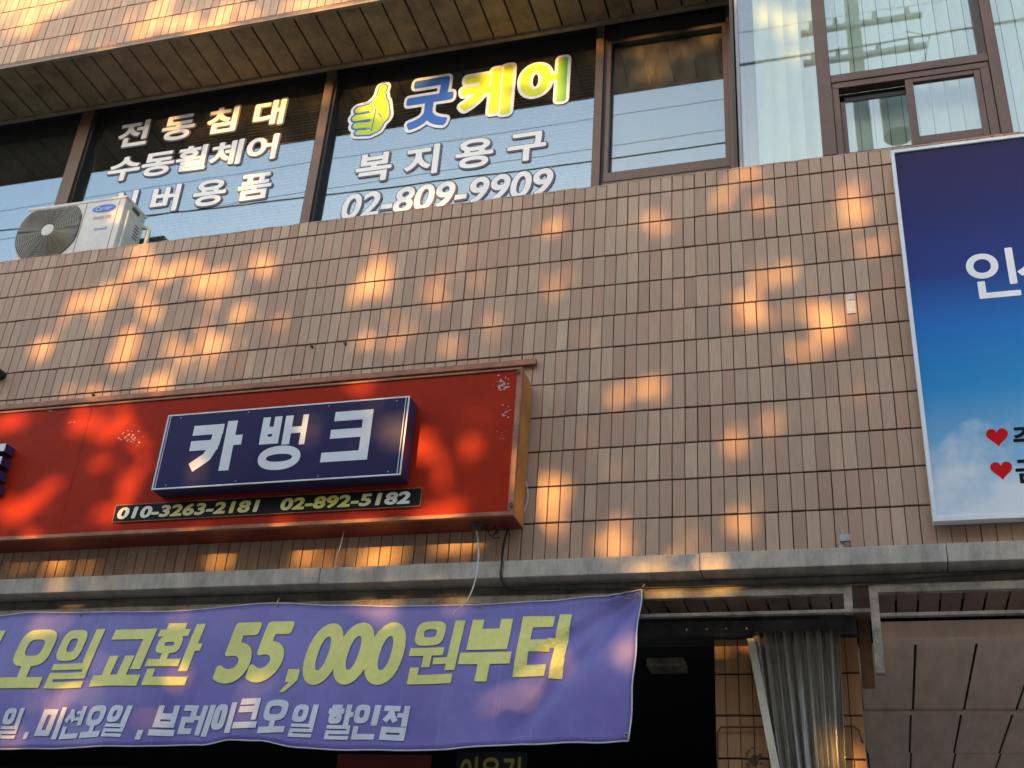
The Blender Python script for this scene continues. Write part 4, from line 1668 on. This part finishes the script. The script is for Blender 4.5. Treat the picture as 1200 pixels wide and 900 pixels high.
for i in range(nu):
    for j in range(nv):
        a = i*(nv+1)+j
        F.append((a, a+1, a+nv+2, a+nv+1))
s.grid(V, F)
o = s.build('sheet', 'clear_plastic', CU, smooth=True)
sd = o.modifiers.new('thickness', 'SOLIDIFY')
sd.thickness = .0012
s = MB()
wv = at(884, 748, Y=YC-.03).x-at(876, 748, Y=YC-.03).x
pa, pb_ = at(880, 749, Y=YC-.035), at(909, 900, Y=YC-.035)
d = (pb_-pa)
end = pa+d*2.2
V = []
for q, hw in ((pa, wv*.55), (end, wv*.55)):
    V += [(q.x-hw, YC-.05, q.z), (q.x+hw, YC-.05, q.z), (q.x+hw, YC-.03, q.z), (q.x-hw, YC-.03, q.z)]
s.grid(V, [(0, 3, 2, 1), (4, 5, 6, 7), (0, 1, 5, 4), (1, 2, 6, 5), (2, 3, 7, 6), (3, 0, 4, 7)])
s.build('edge_strip', 'pvc_white', CU)

HO = MB()
yh = .47
pts = [at(841, 905, Y=yh), at(841, 858, Y=yh), at(845, 852, Y=yh), at(890, 852, Y=yh), at(940, 852, Y=yh), at(1000, 851, Y=yh), at(1007, 856, Y=yh), at(1010, 868, Y=yh)]
HO.tube([pts[0]-Vector((0, 0, .5))]+pts+[pts[-1]+Vector((.02, .2, -.02))], .0055, 7)
tag(HO.build('metal_hoop', 'rust', smooth=True), 'thin dark metal hoop bent around the orange tiled pillar', 'hoop')
s = MB()
for k in range(26):
    c = at(random.gauss(878, 7), random.gauss(892, 7), Y=.495)
    r = random.uniform(.004, .014)
    s.tube([(c.x, .4985, c.z), (c.x, .4955-random.random()*.002, c.z)], r, 6)
tag(s.build('rust_stain', 'rust'), 'rusty brown spots on the tiles of the pillar left of the plastic curtain', 'stain')

# cables
def cable(label, pts, r, mname, cat='cable', Yd=None):
    P_ = [Vector(q) for q in pts]
    out = []
    for i in range(len(P_)-1):
        p0, p1, p2, p3 = P_[max(0, i-1)], P_[i], P_[i+1], P_[min(len(P_)-1, i+2)]
        for k in range(6):
            t_ = k/6
            out.append(0.5*((2*p1)+(-p0+p2)*t_+(2*p0-5*p1+4*p2-p3)*t_*t_+(-p0+3*p1-3*p2+p3)*t_**3))
    out.append(P_[-1])
    s = MB()
    s.tube(out, r, 7, 0)
    return tag(s.build('cable', mname, smooth=True), label, cat)


cable('white cable curving from under the red signboard down to the purple banner', [at(557, 612, Y=-.10), at(561, 645, Y=-.14), at(557, 680, Y=-.15), at(546, 706, Y=-.15), at(534, 716, Y=-.15), at(531, 721, Y=-.15)], .0045, 'cable_white')
cable('black cable bent round the ledge and running right below it', [at(598, 608, Y=-.03), at(590, 640, Y=-.03), at(588, 660, Y=-.132), at(587, 676, Y=-.135), at(592, 686, Y=-.10), at(604, 691, Y=-.05), at(650, 691.5, Y=-.04), at(780, 688.5, Y=-.04), at(900, 685, Y=-.04), at(1000, 682.5, Y=-.04), at(1100, 676, Y=-.04), at(1205, 669, Y=-.05), at(1400, 655, Y=-.05)], .007, 'cable_black')
cable('thin white wire looping down beside the right end of the red signboard', [at(612, 555, Y=-.03), at(617, 568, Y=-.04), at(618.5, 584, Y=-.05), at(614, 600, Y=-.05)], .0032, 'cable_white')
cable('short pale wire hanging below the middle of the red signboard', [at(403, 622, Y=-.12), at(399, 640, Y=-.14), at(394, 655, Y=-.14), at(393, 667, Y=-.13)], .003, 'cable_white')
cable('tangled dark wire bundle under the right corner of the red signboard', [at(570, 616, Y=-.1), at(575, 628, Y=-.12), at(584, 622, Y=-.1), at(579, 618, Y=-.09), at(590, 613, Y=-.1), at(577, 629, Y=-.13), at(586, 630, Y=-.1)], .0035, 'cable_black')

# wall clip with a thin wire
s = MB()
c = at(986, 640, Y=-.03)
s.box(c.x-.012, c.x+.012, -.055, -.001, c.z-.03, c.z+.045, 0, bev=.003)
c2 = at(992, 631, Y=-.06)
s.box(c.x-.005, c2.x+.02, -.075, -.05, c2.z-.02, c2.z+.02, 0, bev=.003)
s.tube([at(984, 616, Y=-.03), at(990, 630, Y=-.05)], .003, 6)
tag(s.build('wall_bracket', 'galv'), 'small grey metal bracket with a wire stub on the ledge near the blue signboard', 'bracket')
s = MB()
c = at(997, 354, Y=-.006)
s.box(c.x-.026, c.x+.026, -.006, -.002, c.z-.08, c.z+.055, 0)
s.box(c.x-.02, c.x+.022, -.010, -.0055, c.z+.015, c.z+.055, 1)
tag(s.build('wall_plate', ['cable_white', 'galv']), 'small pale plate stuck on the wall tiles left of the blue signboard', 'plate')
s = MB()
c = at(-1, 438, Y=-.04)
s.tube([(c.x, -.12, c.z), (c.x, 0, c.z)], .035, 12)
s.box(c.x-.3, c.x, -.05, -.01, c.z-.03, c.z+.03, bev=.004)
tag(s.build('pipe_clamp', 'cable_black'), 'dark clamp on the tile joint at the left edge of the photo', 'clamp')
for px, py in ((366, 407), (405, 403), (110, 463)):
    c = at(px, py, Y=0)
    s = MB()
    s.tube([(c.x, -.018, c.z), (c.x, .004, c.z)], .010, 8)
    lab = {366: 'rusty bolt in the joint above the signboard, left one of the close pair', 405: 'rusty bolt in the joint above the signboard, right one of the close pair', 110: 'rusty bolt standing on the metal strip at its left part'}[px]
    tag(s.build('wall_bolt', 'rust'), lab, 'bolt', 'bolts in the tiled wall')
# things dimly seen in the shop
s = MB()
c0, c1 = at(430, 882, Y=.9), at(610, 900, Y=.9)
s = MB()
x0, x1 = at(535, 890, Y=.9).x, at(617, 890, Y=.9).x
zt2 = at(575, 881, Y=.9).z
s.box(x0, x1, .9, .92, zt2-.9, zt2, 0, bev=.003)
pst = thing('poster', 'dark poster with yellow lettering in the shop below the banner', 'poster', ((x0+x1)/2, .91, zt2-.9))
s.build('board', 'poster_dark', pst)
s = MB()
put_text(s, '이음길', (x0+.03, zt2-.24, x1-.03, zt2-.03), .898, 0, .02)
s.build('lettering', 'poster_yellow', pst)
s = MB()
x0, x1 = at(395, 892, Y=.9).x, at(505, 892, Y=.9).x
zt2 = at(450, 884, Y=.9).z
s.box(x0, x1, .9, .92, zt2-1.1, zt2, 0, bev=.003)
tag(s.build('poster', 'poster_red'), 'dark red poster in the shop hidden mostly behind the banner', 'poster')
# ceiling lamp fitting, unlit, in the dark shop
s = MB()
c = at(782, 766, Y=1.2)
s.box(c.x-.12, c.x+.12, 1.1, 1.3, ZSOF-.12, ZSOF-.062, bev=.01)
tag(s.build('ceiling_lamp', 'frame_paint'), 'unlit lamp under the dark shop ceiling right of the banner', 'lamp')

# ================================================================== STREET: pole, wires and trees behind the viewer
YW = -4.6
YPO = -7.0


def mirrored(px, py, Ym, Yw):
    q = at(px, py, Y=2*Ym-Yw)
    return Vector((q.x, Yw, q.z))


m0 = mirrored(1003, 60, YB, YPO)
PX, ZA = m0.x, m0.z
PO = thing('utility_pole', 'concrete utility pole with cross arms standing at the kerb behind the viewer', 'pole', (PX, YPO, .13))
s = MB()
s.tube([(PX, YPO, .1), (PX, YPO, ZA+1.6)], .17, 14, r1=.10)
s.build('shaft', 'pole_concrete', PO, smooth=True)
for zc in (ZA+.35, ZA-.25):
    s = MB()
    s.box(PX-.75, PX+.95, YPO+.12, YPO+.20, zc, zc+.07, bev=.006)
    s.build('cross_arm', 'galv', PO)
    for k in (-.6, -.25, .3, .75):
        s = MB()
        s.tube([(PX+k, YPO+.16, zc+.07), (PX+k, YPO+.16, zc+.12), (PX+k, YPO+.16, zc+.16), (PX+k, YPO+.16, zc+.22)], .04, 8, r1=.03)
        s.build('insulator', 'pole_concrete', PO)
s = MB()
s.tube([(PX+.45, YPO, ZA-1.6), (PX+.45, YPO, ZA-.7)], .2, 16)
s.build('transformer', 'galv', PO)
for k, (dy, z, sag) in enumerate(((.16, ZA+.60, .25), (.16, ZA-.03, .35))):
    s = MB()
    s.tube([(PX+(j-16)*1.4, YPO+dy, z-sag*(1-((j-16)/16.0)**2*.0-math.cos((j-16)/16.0*math.pi)*1.0)*.5) for j in range(33)], .005, 6)
    tag(s.build('overhead_wire', 'cable_black', smooth=True), ['overhead wire on the upper cross arm of the utility pole', 'overhead wire on the lower cross arm of the utility pole', 'overhead wire tied to the pole shaft beside the transformer', 'lowest overhead wire on the utility pole'][k], 'wire', 'overhead wires along the street')
s = MB()
s.tube([(PX+.5, YPO+.1, ZA-.75), (PX+.9, YPO+.2, ZA-.5), (PX+1.0, YPO+.2, ZA-.1), (PX+.7, YPO+.16, ZA+.1)], .01, 6)
s.build('jumper_wire', 'cable_black', PO, smooth=True)
# the wire that crosses the window glass as one thin reflected line
s = MB()
s.tube([(-22+k*1.5, -4.6, 12.03+.0021*(-22+k*1.5-3)**2) for k in range(32)], .012, 6)
tag(s.build('overhead_wire', 'cable_black', smooth=True), 'single overhead wire nearest to the facade, mirrored in the window glass', 'wire', 'overhead wires along the street')

# trees: evening sun reaches the facade only through the openings in their crowns
U = SUN.cross(Vector((0, 0, 1))).normalized()*-1
Vv_ = U.cross(SUN)*-1
if Vv_.z < 0:
    Vv_ = -Vv_
if U.x < 0:
    U = -U


def uv(P_):
    return P_.dot(U), P_.dot(Vv_)


# openings of the crowns, found from where light falls on the facade: x, y, rx, ry (picture), depth
G0 = [(160, 310, 22, 18), (200, 318, 25, 18), (243, 330, 22, 17), (278, 318, 25, 15), (300, 306, 15, 8), (105, 352, 20, 18), (125, 350, 16, 14), (170, 368, 14, 14), (115, 378, 9, 12), (50, 405, 22, 12), (140, 405, 13, 12),
      (245, 372, 10, 9), (280, 368, 14, 13), (260, 398, 20, 13), (210, 415, 20, 9), (268, 430, 14, 14), (335, 385, 12, 11), (442, 325, 20, 20), (430, 347, 13, 9), (470, 377, 13, 12), (90, 460, 22, 8), (180, 455, 10, 6), (418, 398, 8, 8),
      (545, 320, 22, 10), (510, 345, 8, 14), (655, 270, 8, 7), (570, 375, 7, 7), (530, 408, 12, 7), (848, 242, 14, 9), (757, 262, 14, 9), (868, 202, 9, 12), (900, 320, 9, 11), (1028, 285, 20, 16), (990, 262, 12, 11), (1005, 235, 9, 9),
      (885, 370, 22, 13), (897, 345, 12, 9), (955, 370, 30, 17), (1000, 372, 25, 13), (935, 400, 12, 9), (750, 455, 33, 16), (862, 500, 15, 9), (870, 520, 6, 7), (655, 580, 20, 13), (660, 605, 16, 7), (725, 622, 10, 15), (873, 600, 18, 11), (875, 613, 14, 9), (800, 618, 8, 6), (650, 345, 8, 12), (700, 500, 8, 6), (900, 245, 8, 7)]
GS = [(62, 668, 18, 9), (100, 672, 11, 10), (245, 655, 16, 8), (366, 645, 12, 12), (395, 655, 9, 9), (470, 637, 12, 10), (515, 640, 12, 11), (548, 640, 10, 10), (440, 652, 10, 7)]
GL = [(60, 691, 24, 6), (840, 660, 45, 6), (770, 663, 16, 5)]
GR = [(20, 600, 21, 23), (20, 490, 19, 10), (90, 490, 13, 12), (130, 503, 27, 21), (118, 545, 17, 11), (55, 577, 13, 12), (146, 590, 13, 13), (122, 596, 9, 13), (165, 540, 7, 9), (411, 455, 13, 6), (440, 450, 11, 5), (560, 490, 13, 7), (497, 522, 10, 12), (555, 530, 9, 17), (520, 560, 13, 9)]
GN = [(455, 498, 13, 16), (468, 515, 9, 7), (365, 515, 9, 9), (240, 545, 8, 6)]
GB = [(70, 820, 13, 13), (60, 719, 18, 5), (160, 719, 18, 5), (220, 790, 19, 25), (245, 760, 12, 19), (118, 790, 13, 19), (180, 850, 18, 18), (290, 815, 13, 12), (445, 715, 18, 5), (660, 770, 17, 12), (620, 820, 12, 11), (645, 750, 8, 10), (740, 748, 9, 12), (30, 855, 14, 8)]
GF = [(780, 694, 15, 5), (840, 694, 27, 5), (510, 702, 16, 4), (415, 702, 12, 4)]
GU = [(180, 20, 28, 24), (230, 35, 38, 18), (300, 25, 58, 20), (380, 12, 48, 18), (150, 30, 10, 13), (78, 55, 11, 8), (35, 30, 14, 12), (430, 4, 26, 10)]
GW = [(320, 130, 20, 20), (255, 150, 22, 18), (198, 143, 16, 12), (250, 188, 18, 16), (310, 175, 18, 16), (640, 95, 26, 28), (575, 110, 26, 26), (535, 110, 9, 9), (500, 238, 24, 10), (440, 130, 14, 16), (780, 62, 58, 24), (704, 65, 9, 16), (852, 55, 8, 22), (384, 140, 8, 24), (290, 215, 10, 12)]
GY = [(905, 16, 26, 22), (918, 50, 5, 26), (935, 40, 5, 24), (880, 18, 10, 14)]
GP = [(855, 757, 13, 8), (998, 890, 12, 12)]
GA = [(140, 238, 12, 14)]
HOLES = []
HR = random.Random(5)
for lst, Yp in ((G0, 0), (GS, 0), (GL, -.12), (GR, YS), (GN, YN), (GB, YBN-.03), (GF, -.02), (GU, 0), (GW, YG), (GY, .2), (GP, .5), (GA, YA)):
    for (x, y, rx, ry) in lst:
        c = at(x, y, Y=Yp)
        a = at(x+rx, y, Y=Yp)-c
        d = at(x, y-ry, Y=Yp)-c
        u0, v0 = uv(c)
        ru, rv = abs(a.x), abs(d.z)
        HOLES.append((u0, v0, ru*.92, rv*.92))
        for q in range(HR.choice((1, 2, 3))):
            w = HR.uniform(0, 6.28)
            k = HR.uniform(1.2, 2.3)
            r = HR.uniform(.030, .062)
            HOLES.append((u0+ru*k*math.cos(w), v0+rv*k*math.sin(w), r*HR.uniform(.8, 1.4), r))
grid_ = {}
for h in HOLES:
    for gx in range(math.floor(h[0]-h[2]-.2), math.floor(h[0]+h[2]+.2)+1):
        for gz in range(math.floor(h[1]-h[3]-.2), math.floor(h[1]+h[3]+.2)+1):
            grid_.setdefault((gx, gz), []).append(h)


def opening(u, v, pad):
    for (a, c, rx, ry) in grid_.get((math.floor(u), math.floor(v)), ()):
        th_ = math.atan2(v-c, u-a)
        k_ = 1+.28*math.sin(2*th_+a*9)+.22*math.sin(3*th_+c*13)+.15*math.sin(5*th_+a*5)
        if ((u-a)/(rx+pad))**2+((v-c)/(ry+pad))**2 < k_*k_:
            return True
    return False


TREES = [(-4.9, -12.8), (-.7, -13.1), (3.5, -12.7), (7.6, -12.9)]
leafs = [[] for _ in TREES]
rng = random.Random(11)
p_lo, p_hi = at(0, 900, Y=0), at(0, 0, Y=0)
u_lo, v_lo = uv(Vector((-3.2, 0, 2.2)))
u_hi, v_hi = uv(Vector((9.2, 0, 9.15)))
step = .12
for layer in range(4):
    u = u_lo-.5
    while u < u_hi+.5:
        v = v_lo-.4
        while v < v_hi+.9:
            uu, vv = u+rng.uniform(-.5, .5)*step, v+rng.uniform(-.5, .5)*step
            v += step
            # ragged crown top
            top = v_hi+.35*math.sin(uu*1.3+1)+.25*math.sin(uu*3.1)
            if vv > top-rng.random()*.3:
                continue
            if opening(uu, vv, .03) and rng.random() > .035:
                continue
            dep = 12.8+rng.uniform(-1.0, 1.0)       # metres towards the sun
            P_ = U*uu+Vv_*vv
            tt = (-dep-P_.y)/SUN.y
            P_ = P_+SUN*tt
            k = min(range(len(TREES)), key=lambda i_: abs(TREES[i_][0]-P_.x+rng.uniform(-.5, .5)))
            leafs[k].append((P_, rng.random()))
        u += step
for k, (tx, ty) in enumerate(TREES):
    T = thing('street_tree', ['leafy street tree behind the viewer, farthest left along the kerb', 'leafy street tree behind the viewer, second from the left', 'leafy street tree behind the viewer, second from the right', 'leafy street tree behind the viewer, nearest the utility pole'][k], 'tree', (tx, ty, .0), 'street trees behind the viewer')
    s = MB()
    s.tube([(tx, ty, 0), (tx+.05, ty, 2), (tx-.05, ty+.1, 4), (tx, ty, 7.0), (tx+.1, ty, 10)], .22, 12, r1=.06)
    s.build('trunk', 'bark', T, smooth=True)
    for j in range(9):
        a = j*2.4
        z = 4.0+j*.6
        s = MB()
        L = 1.9-.1*j
        s.tube([(tx, ty, z), (tx+.5*L*math.cos(a), ty+.4*math.sin(a), z+.6), (tx+L*math.cos(a), ty+.8*math.sin(a), z+1.5)], .07, 7, r1=.02)
        s.build('limb', 'bark', T, smooth=True)
    s = MB()
    for P_, q in leafs[k]:
        L, wd = .11+.05*q, .075+.03*q
        d = Vector((rng.uniform(-1, 1), rng.uniform(-.5, .5), rng.uniform(-1, .6))).normalized()
        n_ = d.cross(SUN+Vector((rng.uniform(-.6, .6), rng.uniform(-.6, .6), rng.uniform(-.6, .6)))).normalized()
        s.grid([P_-d*L, P_+n_*wd, P_+d*L, P_-n_*wd], [(0, 1, 2, 3)])
    s.build('crown', 'leaf', T)
